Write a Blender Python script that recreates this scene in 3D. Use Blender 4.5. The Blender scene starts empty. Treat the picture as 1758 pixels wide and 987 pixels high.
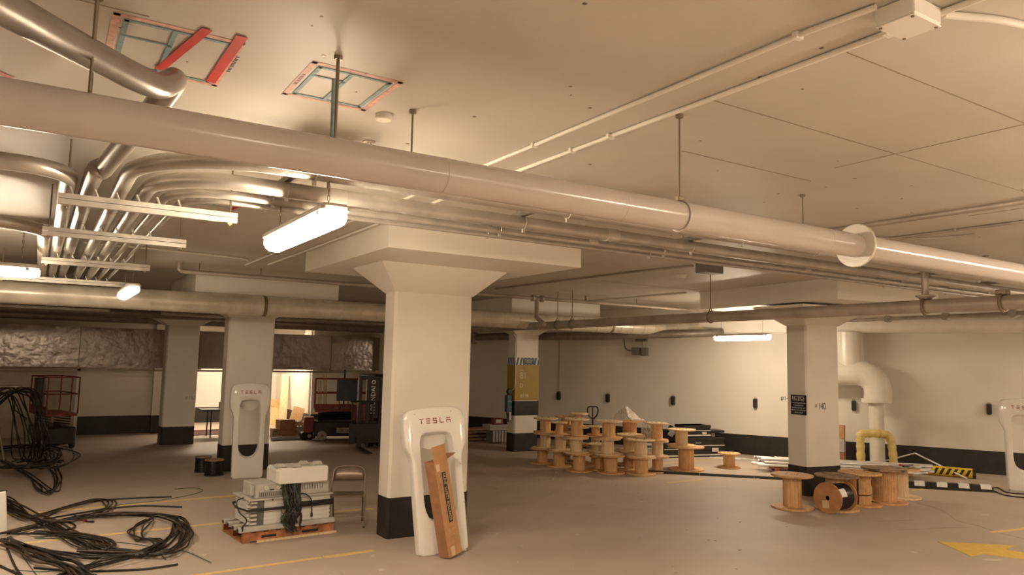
import bpy, math, random
import numpy as np
from mathutils import Matrix, Vector
random.seed(7)
S = bpy.context.scene
COL = S.collection
PI = math.pi
# ------------------------------------------------------------------ camera
F, CX, CY, CH = 1270., 879., 493.5, 2.2
YAW, PIT, ROL = math.radians(32.4), math.radians(5.66), math.radians(1.2)
FW = Vector((math.sin(YAW)*math.cos(PIT), math.cos(YAW)*math.cos(PIT), math.sin(PIT)))
_r = FW.cross(Vector((0, 0, 1))).normalized(); _u = _r.cross(FW)
RT = _r*math.cos(ROL)+_u*math.sin(ROL); UP = -_r*math.sin(ROL)+_u*math.cos(ROL)
C0 = Vector((0, 0, CH))
cd = bpy.data.cameras.new('camera'); cam = bpy.data.objects.new('camera', cd); COL.objects.link(cam)
M = Matrix((RT, UP, -FW)).transposed().to_4x4(); M.translation = C0; cam.matrix_world = M
cd.sensor_fit = 'HORIZONTAL'; cd.sensor_width = 36; cd.lens = 36*F/1758; cd.clip_start = .05; cd.clip_end = 200
S.camera = cam
# ------------------------------------------------------------------ world, exposure
w = bpy.data.worlds.new('world'); S.world = w; w.use_nodes = True
w.node_tree.nodes['Background'].inputs[0].default_value = (.35, .27, .2, 1)
w.node_tree.nodes['Background'].inputs[1].default_value = .06
S.view_settings.view_transform = 'Standard'; S.view_settings.look = 'None'
S.view_settings.gamma = 1; S.view_settings.use_curve_mapping = False
S.view_settings.exposure = 1.22
LAMP = 46.0                     # strength of the fluorescent diffusers
LCOL = (1, .815, .60)
CEIL = 3.65

def ray(x, y): return FW+RT*((x-CX)/F)-UP*((y-CY)/F)
def onz(x, y, z=0.): d = ray(x, y); return C0+d*((z-CH)/d.z)
def ony(x, y, Y): d = ray(x, y); return C0+d*(Y/d.y)
def onx(x, y, X): d = ray(x, y); return C0+d*(X/d.x)
def atd(x, y, dep): return C0+ray(x, y)*dep
def dep(p): return (Vector(p)-C0).dot(FW)
def vert(x, y, p):              # height of a pixel on the vertical through floor point p
    d = ray(x, y); t = (p[0]*d.x+p[1]*d.y)/(d.x**2+d.y**2); return (C0+d*t).z
WA, WB = Vector((12.9, 16.8, 0)), Vector((17.6, 7.6, 0))      # line of the long right wall
WD = (WB-WA).normalized(); WN = Vector((WD.y, -WD.x, 0))      # along it, and into the room
if WN.dot(-WA) < 0: WN = -WN
def onwall(x, y, off=0.):
    d = ray(x, y); a = WA+WN*off; t = (a.dot(WN))/(Vector((d.x, d.y, 0)).dot(WN)); return C0+d*t
WROT = math.atan2(WD.y, WD.x)
# ------------------------------------------------------------------ materials
MATS = {}
def srgb(r, g, b):
    f = lambda c: (c/255/12.92 if c <= 10 else ((c/255+.055)/1.055)**2.4)
    return (f(r), f(g), f(b))
def mat(name, col, rough=.6, metal=0., noise=.06, scale=6., bump=0., bscale=40., emit=None, estr=0., col2=None, mix=.5, stretch=None, spec=.5, alpha=None, coat=0.):
    if name in MATS: return MATS[name]
    m = bpy.data.materials.new(name); m.use_nodes = True; nt = m.node_tree; N = nt.nodes; L = nt.links
    b = N['Principled BSDF']; b.inputs['Roughness'].default_value = rough; b.inputs['Metallic'].default_value = metal
    b.inputs['Specular IOR Level'].default_value = spec; b.inputs['Coat Weight'].default_value = coat
    tc = N.new('ShaderNodeTexCoord'); mp = N.new('ShaderNodeMapping'); L.new(tc.outputs['Object'], mp.inputs[0])
    if stretch: mp.inputs['Scale'].default_value = stretch
    nz = N.new('ShaderNodeTexNoise'); nz.inputs['Scale'].default_value = scale; nz.inputs['Detail'].default_value = 6; L.new(mp.outputs[0], nz.inputs['Vector'])
    cr = N.new('ShaderNodeValToRGB'); L.new(nz.outputs['Fac'], cr.inputs[0])
    c2 = col2 or tuple(max(0, c*(1-noise*3)) for c in col); c1 = tuple(min(1, c*(1+noise)) for c in col)
    cr.color_ramp.elements[0].position = .5-mix*.5; cr.color_ramp.elements[1].position = .5+mix*.5
    cr.color_ramp.elements[0].color = (*c2, 1); cr.color_ramp.elements[1].color = (*c1, 1)
    L.new(cr.outputs[0], b.inputs['Base Color'])
    if bump:
        n2 = N.new('ShaderNodeTexNoise'); n2.inputs['Scale'].default_value = bscale; L.new(mp.outputs[0], n2.inputs['Vector'])
        bp = N.new('ShaderNodeBump'); bp.inputs['Strength'].default_value = bump; bp.inputs['Distance'].default_value = .02
        L.new(n2.outputs['Fac'], bp.inputs['Height']); L.new(bp.outputs[0], b.inputs['Normal'])
    if emit: b.inputs['Emission Color'].default_value = (*emit, 1); b.inputs['Emission Strength'].default_value = estr
    if alpha is not None: b.inputs['Alpha'].default_value = alpha
    MATS[name] = m; return m
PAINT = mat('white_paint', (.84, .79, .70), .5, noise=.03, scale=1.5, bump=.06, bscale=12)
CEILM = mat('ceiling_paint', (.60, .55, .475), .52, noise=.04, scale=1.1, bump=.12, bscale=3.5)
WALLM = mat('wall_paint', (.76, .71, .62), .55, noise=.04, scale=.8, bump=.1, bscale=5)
BLACK = mat('black_paint', (.022, .017, .015), .5, noise=.2, scale=5)
FLOORM = mat('floor_concrete', (.49, .40, .33), .55, noise=.05, scale=1.2, bump=.12, bscale=60, mix=.6, spec=.4)
YEL = mat('yellow_line', (.76, .56, .22), .6, noise=.06, scale=14, mix=.5)
YEL2 = mat('yellow_arrow_paint', (.74, .50, .10), .55, noise=.05, scale=14, mix=.5)
PIPE = mat('painted_pipe', (.62, .55, .50), .2, noise=.04, scale=2, spec=.6)
GALV = mat('galvanised_steel', (.52, .48, .43), .4, .7, noise=.08, scale=6)
STRUT = mat('strut_steel', (.60, .56, .50), .42, .6, noise=.1)
DKST = mat('dull_steel', (.30, .26, .22), .5, .6, noise=.1)
RODM = mat('rod_steel', (.28, .22, .16), .5, .7)
OLDP = mat('grey_brown_pipe', (.50, .43, .36), .4, .3, noise=.12, scale=3)
DUCT = mat('duct_wrap', (.80, .73, .60), .30, .25, noise=.1, scale=3, bump=.15, bscale=9)
FOIL = mat('foil_wrap', (.28, .23, .20), .24, .45, noise=.08, scale=2, bump=.8, bscale=4.5)
INSUL = mat('pipe_insulation', (.74, .69, .60), .28, noise=.03, bump=.08, bscale=20)
SHELL = mat('white_gloss_shell', (.82, .79, .74), .1, noise=.01, spec=.6, coat=.4)
REDL = mat('red_lettering', (.35, .03, .03), .4)
PINE = mat('pine_wood', (.78, .47, .22), .6, noise=.12, scale=5, stretch=(6, 6, .8), mix=.5)
PINE2 = mat('pine_light', (.82, .62, .38), .6, noise=.1, scale=5, stretch=(6, 6, .8), mix=.5)
PLY = mat('ply_wood', (.70, .40, .18), .65, noise=.12, scale=9, mix=.5)
OLDW = mat('weathered_wood', (.40, .26, .15), .7, noise=.3, scale=8, mix=.5)
PALL = mat('red_pallet_wood', (.50, .20, .08), .7, noise=.25, scale=8)
CARD = mat('cardboard', (.50, .27, .12), .75, noise=.06, scale=9)
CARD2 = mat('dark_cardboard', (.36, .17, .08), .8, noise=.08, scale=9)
TAPE = mat('packing_tape', (.72, .52, .32), .35)
DARKP = mat('black_plastic', (.02, .017, .016), .38, noise=.2)
RUB = mat('cable_rubber', (.022, .016, .012), .42, noise=.25, scale=10)
GRN = mat('green_wire', (.045, .10, .045), .4)
COPP = mat('brown_wire', (.06, .036, .02), .4)
GREY = mat('module_grey', (.52, .49, .45), .45, noise=.08, scale=8)
LGREY = mat('module_white', (.70, .67, .62), .4, noise=.04)
VENT = mat('vent_grey', (.14, .12, .11), .5)
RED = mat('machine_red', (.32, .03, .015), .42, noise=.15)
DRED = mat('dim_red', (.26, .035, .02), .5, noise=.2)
CHAIR = mat('chair_enamel', (.26, .19, .14), .35, .3, noise=.06)
PINKT = mat('pink_tape', (.80, .47, .38), .6, noise=.15, scale=20)
REDT = mat('red_tape', (.62, .05, .04), .5, noise=.08)
BLUET = mat('blue_tape', (.26, .40, .42), .6, noise=.12, scale=20)
GOLD = mat('gold_paint', (.40, .28, .045), .5, noise=.04)
NAVY = mat('navy_sign', (.016, .016, .035), .4)
SIGNW = mat('sign_white', (.78, .76, .72), .5)
TEAL = mat('teal_box', (.02, .09, .11), .4)
BLUEG = mat('slate_blue', (.07, .10, .13), .5)
YFOAM = mat('yellow_foam', (.74, .58, .22), .45, noise=.06, scale=9, bump=.7, bscale=14)
YPOST = mat('yellow_post', (.72, .48, .04), .45, noise=.05)
BRIGHT = mat('zinc_bright', (.85, .83, .80), .3, .6, noise=.06)
PLAST = mat('clear_sheet', (.72, .66, .58), .12, noise=.08, bump=1., bscale=7, alpha=.62)
TIRE = mat('tire_rubber', (.03, .026, .024), .7)
GBOX = mat('grey_enclosure', (.20, .19, .17), .5, .2)
PALEG = mat('pale_grey', (.45, .42, .38), .55)
INK = mat('grey_ink', (.10, .085, .07), .6)
INKW = mat('white_ink', (.72, .66, .50), .6)
SEAM = mat('dark_seam', (.34, .27, .20), .6)  # dark tone of the formwork joint lines
DIFF2 = mat('lamp_diffuser_dim', (.9, .88, .8), .4, emit=LCOL, estr=LAMP*.13)  # strength cut to keep the back left dark
DIFF1 = mat('lamp_diffuser_strong', (.9, .88, .8), .4, emit=LCOL, estr=LAMP*1.3)  # strength raised for more light in the foreground
DIFF = mat('lamp_diffuser', (.9, .88, .8), .4, emit=LCOL, estr=LAMP)
LOFF = mat('lamp_body', (.62, .58, .52), .4)
PATCH = mat('pale_floor_spot', (.60, .52, .43), .6)
CRACK = mat('floor_crack', (.27, .21, .165), .8)
# ------------------------------------------------------------------ mesh builder
class MB:
    def __init__(s): s.v = []; s.f = []; s.sm = []
    def add(s, vs, fs, m=None, smooth=False):
        o = len(s.v)
        for p in vs:
            p = Vector(p); s.v.append(tuple(m @ p) if m else tuple(p))
        for f in fs: s.f.append([i+o for i in f]); s.sm.append(smooth)
        return s
    def box(s, x0, x1, y0, y1, z0, z1, m=None):
        vs = [(x, y, z) for z in (z0, z1) for y in (y0, y1) for x in (x0, x1)]
        return s.add(vs, [(0, 2, 3, 1), (4, 5, 7, 6), (0, 1, 5, 4), (2, 6, 7, 3), (0, 4, 6, 2), (1, 3, 7, 5)], m)
    def bbox(s, x0, x1, y0, y1, z0, z1, b=.01, m=None):      # box with chamfered edges
        vs = []; k = {}
        X = (x0, x1); Y = (y0, y1); Z = (z0, z1)
        for i in (0, 1):
            for j in (0, 1):
                for l in (0, 1):
                    sx, sy, sz = (1, -1)[i]*b, (1, -1)[j]*b, (1, -1)[l]*b
                    for a, q in enumerate(((X[i], Y[j]+sy, Z[l]+sz), (X[i]+sx, Y[j], Z[l]+sz), (X[i]+sx, Y[j]+sy, Z[l]))):
                        k[(i, j, l, a)] = len(vs); vs.append(q)
        fs = []
        for a in range(3):
            for e in (0, 1):
                def id_(p, q):
                    t = [p, q]; t.insert(a, e); return k[(t[0], t[1], t[2], a)]
                f = [id_(0, 0), id_(1, 0), id_(1, 1), id_(0, 1)]
                if (a == 1) ^ (e == 0): f = f[::-1]
                fs.append(f)
        for a in range(3):                       # edge faces along axis a
            o1, o2 = [t for t in range(3) if t != a]
            for p in (0, 1):
                for q in (0, 1):
                    def idd(e, which):
                        t = [0, 0, 0]; t[a] = e; t[o1] = p; t[o2] = q; return k[(t[0], t[1], t[2], which)]
                    fs.append([idd(0, o1), idd(1, o1), idd(1, o2), idd(0, o2)])
        for i in (0, 1):
            for j in (0, 1):
                for l in (0, 1): fs.append([k[(i, j, l, 0)], k[(i, j, l, 1)], k[(i, j, l, 2)]])
        return s.add(vs, fs, m)
    def tube(s, pts, r, n=10, m=None, cap=True, closed=False):
        pts = [Vector(p) for p in pts]; rs = r if isinstance(r, (list, tuple)) else [r]*len(pts)
        vs = []; fs = []; up = None; K = len(pts)
        for i, p in enumerate(pts):
            a = pts[i-1] if (i > 0 or closed) else p; b = pts[(i+1) % K] if (i < K-1 or closed) else p
            t = (b-a)
            t = t.normalized() if t.length > 1e-9 else Vector((0, 0, 1))
            if up is None: up = Vector((0, 0, 1)) if abs(t.z) < .9 else Vector((1, 0, 0))
            sd = t.cross(up)
            if sd.length < 1e-6: sd = t.cross(Vector((1, .3, 0)))
            sd.normalize(); up = sd.cross(t).normalized()
            for j in range(n):
                an = 2*PI*j/n; vs.append(p+(sd*math.cos(an)+up*math.sin(an))*rs[i])
        R = K if closed else K-1
        for i in range(R):
            for j in range(n):
                a = i*n+j; b = i*n+(j+1) % n; c = ((i+1) % K)*n
                fs.append((a, b, c+(j+1) % n, c+j))
        s.add(vs, fs, m, True)
        if cap and not closed: s.add(vs[:n], [tuple(range(n))[::-1]], m); s.add(vs[-n:], [tuple(range(n))], m)
        return s
    def lathe(s, prof, n=24, m=None, smooth=False):          # prof: (r, z) list round local z
        vs = []; fs = []
        for r, z in prof:
            for j in range(n): a = 2*PI*j/n; vs.append((r*math.cos(a), r*math.sin(a), z))
        for i in range(len(prof)-1):
            for j in range(n): fs.append((i*n+j, i*n+(j+1) % n, (i+1)*n+(j+1) % n, (i+1)*n+j))
        return s.add(vs, fs, m, smooth)
    def prism(s, poly, z0, z1, m=None):                      # polygon in xy pulled along z
        n = len(poly); vs = [(x, y, z0) for x, y in poly]+[(x, y, z1) for x, y in poly]
        fs = [tuple(range(n))[::-1], tuple(range(n, 2*n))]+[(i, (i+1) % n, n+(i+1) % n, n+i) for i in range(n)]
        return s.add(vs, fs, m)
    def mesh(s, name, m):
        me = bpy.data.meshes.new(name); me.from_pydata(s.v, [], s.f); me.materials.append(m)
        me.polygons.foreach_set('use_smooth', s.sm); me.update(); return me
    def build(s, name, m, parent=None, label=None, kind=None, bevel=0):
        o = bpy.data.objects.new(name, s.mesh(name, m)); COL.objects.link(o)
        if parent: o.parent = parent
        if label: o['label'] = label
        if kind: o['kind'] = kind
        if bevel:
            b = o.modifiers.new('bevel', 'BEVEL'); b.width = bevel; b.segments = 2; b.limit_method = 'ANGLE'
        return o
def tag(o, label, cat, group=None, kind=None):
    o['label'] = label; o['category'] = cat
    if group: o['group'] = group
    if kind: o['kind'] = kind
    return o
def thing(name, label, cat, loc=(0, 0, 0), rot=0., group=None):
    o = bpy.data.objects.new(name, None); COL.objects.link(o); o.empty_display_size = .1
    o.location = loc; o.rotation_euler = (0, 0, rot) if not isinstance(rot, tuple) else rot
    return tag(o, label, cat, group)
def copy_tree(o, parent=None):
    c = o.copy(); COL.objects.link(c)
    if parent: c.parent = parent
    for ch in list(KIDS.get(o.name, [])): copy_tree(ch, c)
    return c
KIDS = {}
def index_kids():
    KIDS.clear()
    for o in bpy.data.objects:
        if o.parent: KIDS.setdefault(o.parent.name, []).append(o)
def T(x=0, y=0, z=0): return Matrix.Translation((x, y, z))
def RZ(a): return Matrix.Rotation(a, 4, 'Z')
def RX(a): return Matrix.Rotation(a, 4, 'X')
def RY(a): return Matrix.Rotation(a, 4, 'Y')
def text(name, body, size, m, parent, mx, ext=.0012, sx=1., align='CENTER', label=None, sp=1.):
    cu = bpy.data.curves.new(name, 'FONT'); cu.body = body; cu.size = size; cu.extrude = ext; cu.align_x = align; cu.align_y = 'CENTER'; cu.space_character = sp
    o = bpy.data.objects.new(name, cu); COL.objects.link(o)
    dg = bpy.context.evaluated_depsgraph_get(); me = bpy.data.meshes.new_from_object(o.evaluated_get(dg)); bpy.data.objects.remove(o)
    me.transform(mx @ Matrix.Diagonal((sx, 1, 1, 1))); me.materials.clear(); me.materials.append(m)
    q = bpy.data.objects.new(name, me); COL.objects.link(q)
    if parent: q.parent = parent
    if label: q['label'] = label
    return q
FRONT = RX(PI/2)                       # text plane facing -Y, x to the right
def catmull(pts, k=6):
    P = [Vector(p) for p in pts]; P = [P[0]*2-P[1]]+P+[P[-1]*2-P[-2]]; out = []
    for i in range(1, len(P)-2):
        for j in range(k):
            t = j/k; a, b, c, d = P[i-1:i+3]
            out.append(.5*((2*b)+(c-a)*t+(2*a-5*b+4*c-d)*t*t+(3*b-a-3*c+d)*t**3))
    return out+[P[-2]]
def struct(name, mb, m, parent=None): return mb.build(name, m, parent, kind='structure')
# ================================================================== SETTING
fl = struct('floor', MB().box(-7, 24, -7, 27, -.2, 0), FLOORM)
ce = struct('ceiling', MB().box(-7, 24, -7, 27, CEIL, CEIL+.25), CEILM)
for p0, p1 in (((3.05, 1.96), (6.2, 1.96)), ((2.96, 2.75), (9, 2.75)), ((4.8, 1.9), (4.8, 3.2)), ((3.6, 3.55), (5., 3.55)), ((7.3, 1.5), (7.3, 3.5)), ((-.4, 3.45), (.3, 3.45)), ((8.2, 10.2), (10.8, 10.2)), ((4.6, 12.4), (10.4, 12.4)), ((6, 5.2), (10.5, 5.2))):
    if p0[0] == p1[0]: mb = MB().box(p0[0]-.003, p0[0]+.003, p0[1], p1[1], CEIL-.003, CEIL+.01)
    else: mb = MB().box(p0[0], p1[0], p0[1]-.003, p0[1]+.003, CEIL-.003, CEIL+.01)
    mb.build('formwork_seam', SEAM, ce)
mb = MB()                              # small anchor holes
for _ in range(70):
    x, y = random.uniform(0, 9), random.uniform(1.2, 6.5); r = random.uniform(.004, .011)
    mb.box(x-r, x+r, y-r, y+r, CEIL-.002, CEIL+.01)
o = mb.build('anchor_mark', RODM, ce, 'dark specks'); o['kind'] = 'stuff'
BAND = .49
def wallseg(name, a, b, th=.25, z1=CEIL, band=True, bands=None, m=WALLM, side=1):
    a = Vector((*a, 0)); b = Vector((*b, 0)); L = (b-a).length; r = math.atan2((b-a).y, (b-a).x)
    mx = T(a.x, a.y) @ RZ(r)
    o = struct(name, MB().box(0, L, 0, th*side, 0, z1, mx), m)
    if band:
        for s0, s1 in (bands or [(0, L)]):
            y0, y1 = sorted((-.008*side, .02*side))
            MB().box(s0, s1, y0, y1, 0, BAND, mx).build('base_band', BLACK, o, 'black painted band along the foot')
    return o
far = WB+WD*9
wallseg('wall_right', (WA-WD*4.4)[:2], far[:2], side=1 if Vector((-WD.y, WD.x, 0)).dot(WN) < 0 else -1)
wallseg('wall_back_right', (9.0, 20.75), (11.2, 20.75))
wallseg('wall_side_right', (9.0, 20.75), (9.0, 22.), side=1)
wallseg('wall_back_middle', (6.95, 22.), (9.2, 22.))
wallseg('wall_lit_side', (6.95, 22.06), (6.95, 26.), side=-1)
wallseg('wall_back_lit', (2.8, 25.9), (7.2, 25.9))
wallseg('wall_back_left', (-7, 22.95), (3.75, 22.95), bands=[(7.98, 10.75)])
MB().box(2.75, 3.75, 22.80, 22.95, 0, CEIL).build('pilaster', WALLM, bpy.data.objects['wall_back_left'])
MB().box(2.74, 3.76, 22.79, 22.94, 0, BAND).build('base_band', BLACK, bpy.data.objects['wall_back_left'])
struct('trim_added_header', MB().box(3.75, 6.95, 23.0, 23.2, 2.85, CEIL), WALLM)  # header added to cut the bright strip above the lit opening
wallseg('wall_left', (-6.8, 23), (-6.8, -7), band=True, side=-1)
wallseg('wall_front', (-7, -6.8), (24, -6.8), side=-1)
wallseg('wall_far_right', (23.5, -7), (23.5, 3), side=-1)
# garage door recess at the far left
dr = struct('door_1', MB().box(-2.2, .93, 22.9, 22.96, 0, 1.72), mat('door_paint', (.55, .47, .36), .5))
MB().box(.90, .98, 22.86, 22.95, 0, 1.76).build('door_frame', PAINT, dr)
MB().box(-2.2, .98, 22.86, 22.95, 1.70, 1.76).build('door_frame', PAINT, dr)
# floor paint and marks: parts of the floor
def strip(a, b, wdt, m=YEL, name='painted_line'):
    a = Vector((a[0], a[1], 0)); b = Vector((b[0], b[1], 0)); L = (b-a).length
    mx = T(a.x, a.y) @ RZ(math.atan2((b-a).y, (b-a).x))
    return MB().box(0, L, -wdt/2, wdt/2, -.01, .004, mx).build(name, m, fl)
p = lambda x, y: onz(x, y, 0)
strip(p(300, 993), p(552, 957), .065); strip(p(556, 957), p(642, 945), .09)
strip(p(-40, 941), p(400, 896), .075); strip(p(560, 880), p(640, 873), .075)
strip(p(-40, 889), p(410, 850), .09); strip(p(1145, 829), p(1212, 823), .06)
strip(p(1130, 796), p(1240, 787), .05); strip(p(1702, 914), p(1800, 903), .08); strip(p(1566, 842), p(1605, 836), .06); strip(p(1300, 822), p(1345, 815), .05)
ar = [p(*q) for q in ((1610, 930), (1744, 937), (1724, 944), (1800, 955), (1800, 966), (1688, 951), (1667, 955))]
MB().prism([(q.x, q.y) for q in ar][::-1], -.01, .005).build('painted_arrow', YEL2, fl, 'yellow arrow head and shaft')
for pts in (((1560, 860), (1608, 872), (1626, 881), (1640, 893), (1680, 903), (1708, 913), (1758, 925), (1790, 934)), ((1540, 909), (1590, 908), (1625, 906), (1668, 905)), ((1500, 895), (1570, 893))):
    MB().tube([p(*q)+Vector((0, 0, -.002)) for q in pts], .005, 4).build('floor_crack', CRACK, fl)
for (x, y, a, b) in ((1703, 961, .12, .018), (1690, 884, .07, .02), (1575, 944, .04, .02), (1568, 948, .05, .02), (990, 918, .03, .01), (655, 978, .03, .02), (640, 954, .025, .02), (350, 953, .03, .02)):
    q = p(x, y); MB().lathe([(0, .004), (1, .004), (1.02, 0)], 12, T(q.x, q.y) @ RZ(-.5) @ Matrix.Diagonal((a, b*2, 1, 1))).build('pale_spot', PATCH, fl)  # small pale ellipses laid flat on the floor
mb = MB()
for _ in range(120):
    q = Vector((random.uniform(.2, 9), random.uniform(5.5, 14), 0)); r = random.uniform(.006, .018)
    mb.box(q.x-r, q.x+r, q.y-r*.7, q.y+r*.7, 0, r*.6)
o = mb.build('floor_debris', PALEG, fl, 'scattered grit and scraps'); o['kind'] = 'stuff'
# ------------------------------------------------------------------ columns
def column(cx, cy, wx, wy, label, capz=(2.95, 3.3), dx=(1.28, 1.28), dy=(1.43, 1.43), cap=(.89, .45), dz=3.3, rot=0., base=BAND, ovx=.0, ovy=.0):
    t = thing('concrete_column', label, 'column', (cx, cy, 0), rot, 'columns of the garage')
    a, b = wx/2, wy/2; c = .03
    def oct_(a, b, c): return [(-a+c, -b), (a-c, -b), (a, -b+c), (a, b-c), (a-c, b), (-a+c, b), (-a, b-c), (-a, -b+c)]
    MB().prism(oct_(a, b, c), base-.01, capz[0]+.02).build('shaft', PAINT, t)
    MB().prism(oct_(a+.006, b+.006, c), 0, base).build('base_band', BLACK, t, 'black painted foot')
    A, B = cap
    vs = [(-a, -b, capz[0]), (a, -b, capz[0]), (a, b, capz[0]), (-a, b, capz[0]), (-A, -B, capz[1]), (A, -B, capz[1]), (A, B, capz[1]), (-A, B, capz[1])]
    MB().add(vs, [(3, 2, 1, 0), (4, 5, 6, 7), (0, 1, 5, 4), (1, 2, 6, 5), (2, 3, 7, 6), (3, 0, 4, 7)]).build('capital', PAINT, t)
    MB().box(-dx[0], dx[1], -dy[0], dy[1], dz, CEIL).build('drop_panel', PAINT, t)
    return t
cA = column(4.30, 8.80, 1.115, .34, 'large white column in the middle with a flared head, in front of the others', (3.04, 3.37), (1.26, 1.31), (1.55, 1.36), (.89, .5), 3.37)
cB = column(3.49, 15.15, .87, .42, 'white column behind the leaning white charger shell, numbered on its right edge', (2.93, 3.25), dz=3.28)
cC = column(3.00, 20.1, .74, .55, 'dim white column furthest left with faint grey number', (2.9, 3.2), dz=3.3, base=.43)
cD = column(10.25, 15.55, .69, .36, 'white column with gold B1 panel and black and white stripes', (2.86, 3.2), dz=3.28, base=.44)
cE = column(11.68, 8.33, .80, .46, 'white column at right with navy NOTICE sign', (2.93, 3.26), (.78, 1.7), (1.25, 2.1), (.85, .6), 3.3, rot=-.12)
cF = column(9.75, 21.2, .74, .36, 'far column almost hidden behind the middle column', (2.9, 3.2), dz=3.3)
def on_col(c, wx, wy, px, py):          # a pixel on the front face of a column, in the column's own space
    mi = (T(*c.location) @ RZ(c.rotation_euler.z)).inverted(); o = mi @ C0; d = mi.to_3x3() @ ray(px, py); t = (-wy/2-o.y)/d.y; return o+d*t
q = on_col(cE, .80, .46, 1409, 698); text('number_lettering', '140', .165, INK, cE, T(q.x+.03, -.232, q.z) @ FRONT, sx=.72); text('number_sign', '#', .10, INK, cE, T(q.x-.11, -.232, q.z+.02) @ FRONT, sx=.8)
q = on_col(cB, .87, .42, 455, 689); text('number_lettering', '#145', .17, INK, cB, T(q.x-.09, -.212, q.z) @ FRONT, sx=.85)
q = on_col(cC, .74, .55, 327, 683); text('number_lettering', '#152', .12, PALEG, cC, T(q.x, -.277, q.z) @ FRONT)
# dressing of the B1 column
def colband(c, wx, wy, z0, z1, m, name, label=None, e=.008):
    return MB().box(-wx/2-e, wx/2+e, -wy/2-e, wy/2+e, z0, z1).build(name, m, c, label)
fd = (9.908, 15.37)
zz = lambda py: vert(900, py, (10.2, 15.37))
z614, z627, z687, z713, z744 = zz(614), zz(627), zz(687), zz(713), zz(744)
gp = colband(cD, .69, .36, z687, z627, GOLD, 'gold_panel', 'gold painted section')
colband(cD, .69, .36, z713, z687-.02, BLACK, 'black_panel', 'black painted section')
sp_ = colband(cD, .69, .36, z627, z614, SIGNW, 'striped_band', 'black and white hazard stripes')
for i in range(-6, 7):
    x = i*.105
    poly = [(x-.03, z627), (x+.025, z627), (x+.075, z614), (x+.02, z614)]
    poly = [(min(max(a, -.352), .352), b) for a, b in poly]
    if poly[0][0] == poly[1][0]: continue
    MB().prism(poly, .189, .192, FRONT).build('stripe', BLUEG, sp_)
for i in range(5):
    y = -.17+i*.075; MB().add([(-.356, y, z627), (-.356, y+.035, z627), (-.356, y+.01, z614), (-.356, y-.025, z614)], [(0, 1, 2, 3)]).build('stripe', BLUEG, sp_)
MB().box(-.13, .19, -.197, -.19, z627+.02, z614-.015).build('sign_plate', BLUEG, sp_)
text('sign_text', 'PARKING\nSYSTEM', .05, SIGNW, sp_, T(.03, -.199, (z614+z627)/2+.008) @ FRONT, sx=1.1)
for body, px, py, sz in (('LEVEL', 896, 636, .05), ('B1', 898, 645, .23), ('ZONE', 896, 655, .04), ('D', 895, 662, .15), ('#146', 900, 679, .14)):
    q = on_col(cD, .69, .36, px, py); text('lettering', body, sz, INKW, gp, T(q.x, -.19, q.z) @ FRONT, sx=.85)
# conduit and teal charger box on the same column
t = thing('charging_station', 'narrow teal charging box with black cord holder on the side of the B1 column', 'charger', (9.80, 15.50, 0))
MB().bbox(-.07, .07, -.07, .07, .95, 1.36, .012).build('housing', TEAL, t)
MB().bbox(-.06, .06, -.075, -.06, .98, 1.1, .004).build('label_plate', BLUEG, t)
text('lettering', 'EV\nSTATION', .03, SIGNW, t, T(0, -.078, 1.22) @ FRONT)
MB().lathe([(0, -.04), (.06, -.04), (.075, 0), (.06, .04), (0, .04)], 14, T(-.02, -.06, 1.45) @ RX(PI/2)).build('cord_holder', DARKP, t)
MB().bbox(-.06, -.005, -.07, -.02, .72, .93, .01).build('plug', DARKP, t); MB().box(.0, .06, -.06, .05, .76, .98).build('bracket', LGREY, t)
MB().tube(catmull([(.02, 0, 1.36), (.03, -.02, 1.45), (.09, -.1, 1.52), (.1, -.14, 1.7), (.1, -.14, 2.2), (.08, -.14, 2.6), (.1, -.14, 2.75), (.03, -.14, 2.86)]), .012, 8).build('feed_conduit', PAINT, t)
# NOTICE sign
q0 = on_col(cE, .80, .46, 1372, 696)
mi = (T(*cE.location) @ RZ(cE.rotation_euler.z))
s0 = mi @ Vector((-.40, -.02, vert(1373, 696, (11.2, 8.2))))
t = thing('notice_sign', 'small navy NOTICE sign fixed on the right column beside number 140', 'sign', tuple(mi @ Vector((-.407, -.06, q0.z))), cE.rotation_euler.z-PI/2)
MB().box(-.17, .17, -.012, 0, -.17, .17).build('plate', NAVY, t)
text('heading', 'NOTICE', .085, SIGNW, t, T(0, -.0135, .115) @ FRONT, sx=.9)
MB().box(-.125, .125, -.0140, -.0125, .075, .082).build('rule', SIGNW, t)
for i in range(5): text('text_line', ('This parking stall area', 'is monitored by', 'security cameras and', 'vehicles not authorized', 'will be towed')[i], .034, SIGNW, t, T(0, -.0135, .035-i*.042) @ FRONT)
# ================================================================== PIPES
def hanger(t, x, y, ztop, zbot, r=.006, name='hanger_rod'):
    MB().tube([(x, y, ztop), (x, y, zbot)], r, 6).build(name, RODM, t)
    MB().lathe([(0, -.02), (.022, -.02), (.022, 0)], 8, T(x, y, ztop)).build('ceiling_anchor', RODM, t)
PY, PR = 3.03, .083; PZ = CH+PY*math.tan(math.radians(15.67))
t = thing('large_pipe', 'large beige painted pipe crossing the whole picture overhead with a round disc', 'pipe', (0, 0, 0))
MB().tube([(x, PY, PZ) for x in (-4, 0, 4, 8, 14)], PR, 40).build('pipe_run', PIPE, t)
xd = ony(1469, 425, PY).x
MB().lathe([(PR, -.012), (.148, -.012), (.152, -.006), (.152, .006), (.148, .012), (PR, .012)], 40, T(xd, PY, PZ) @ RY(PI/2)).build('flange_disc', INSUL, t, 'round white collar disc')
for px in (0.089, 3.055, 9.5):
    hanger(t, px, PY, CEIL, PZ+PR+.01)
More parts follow.
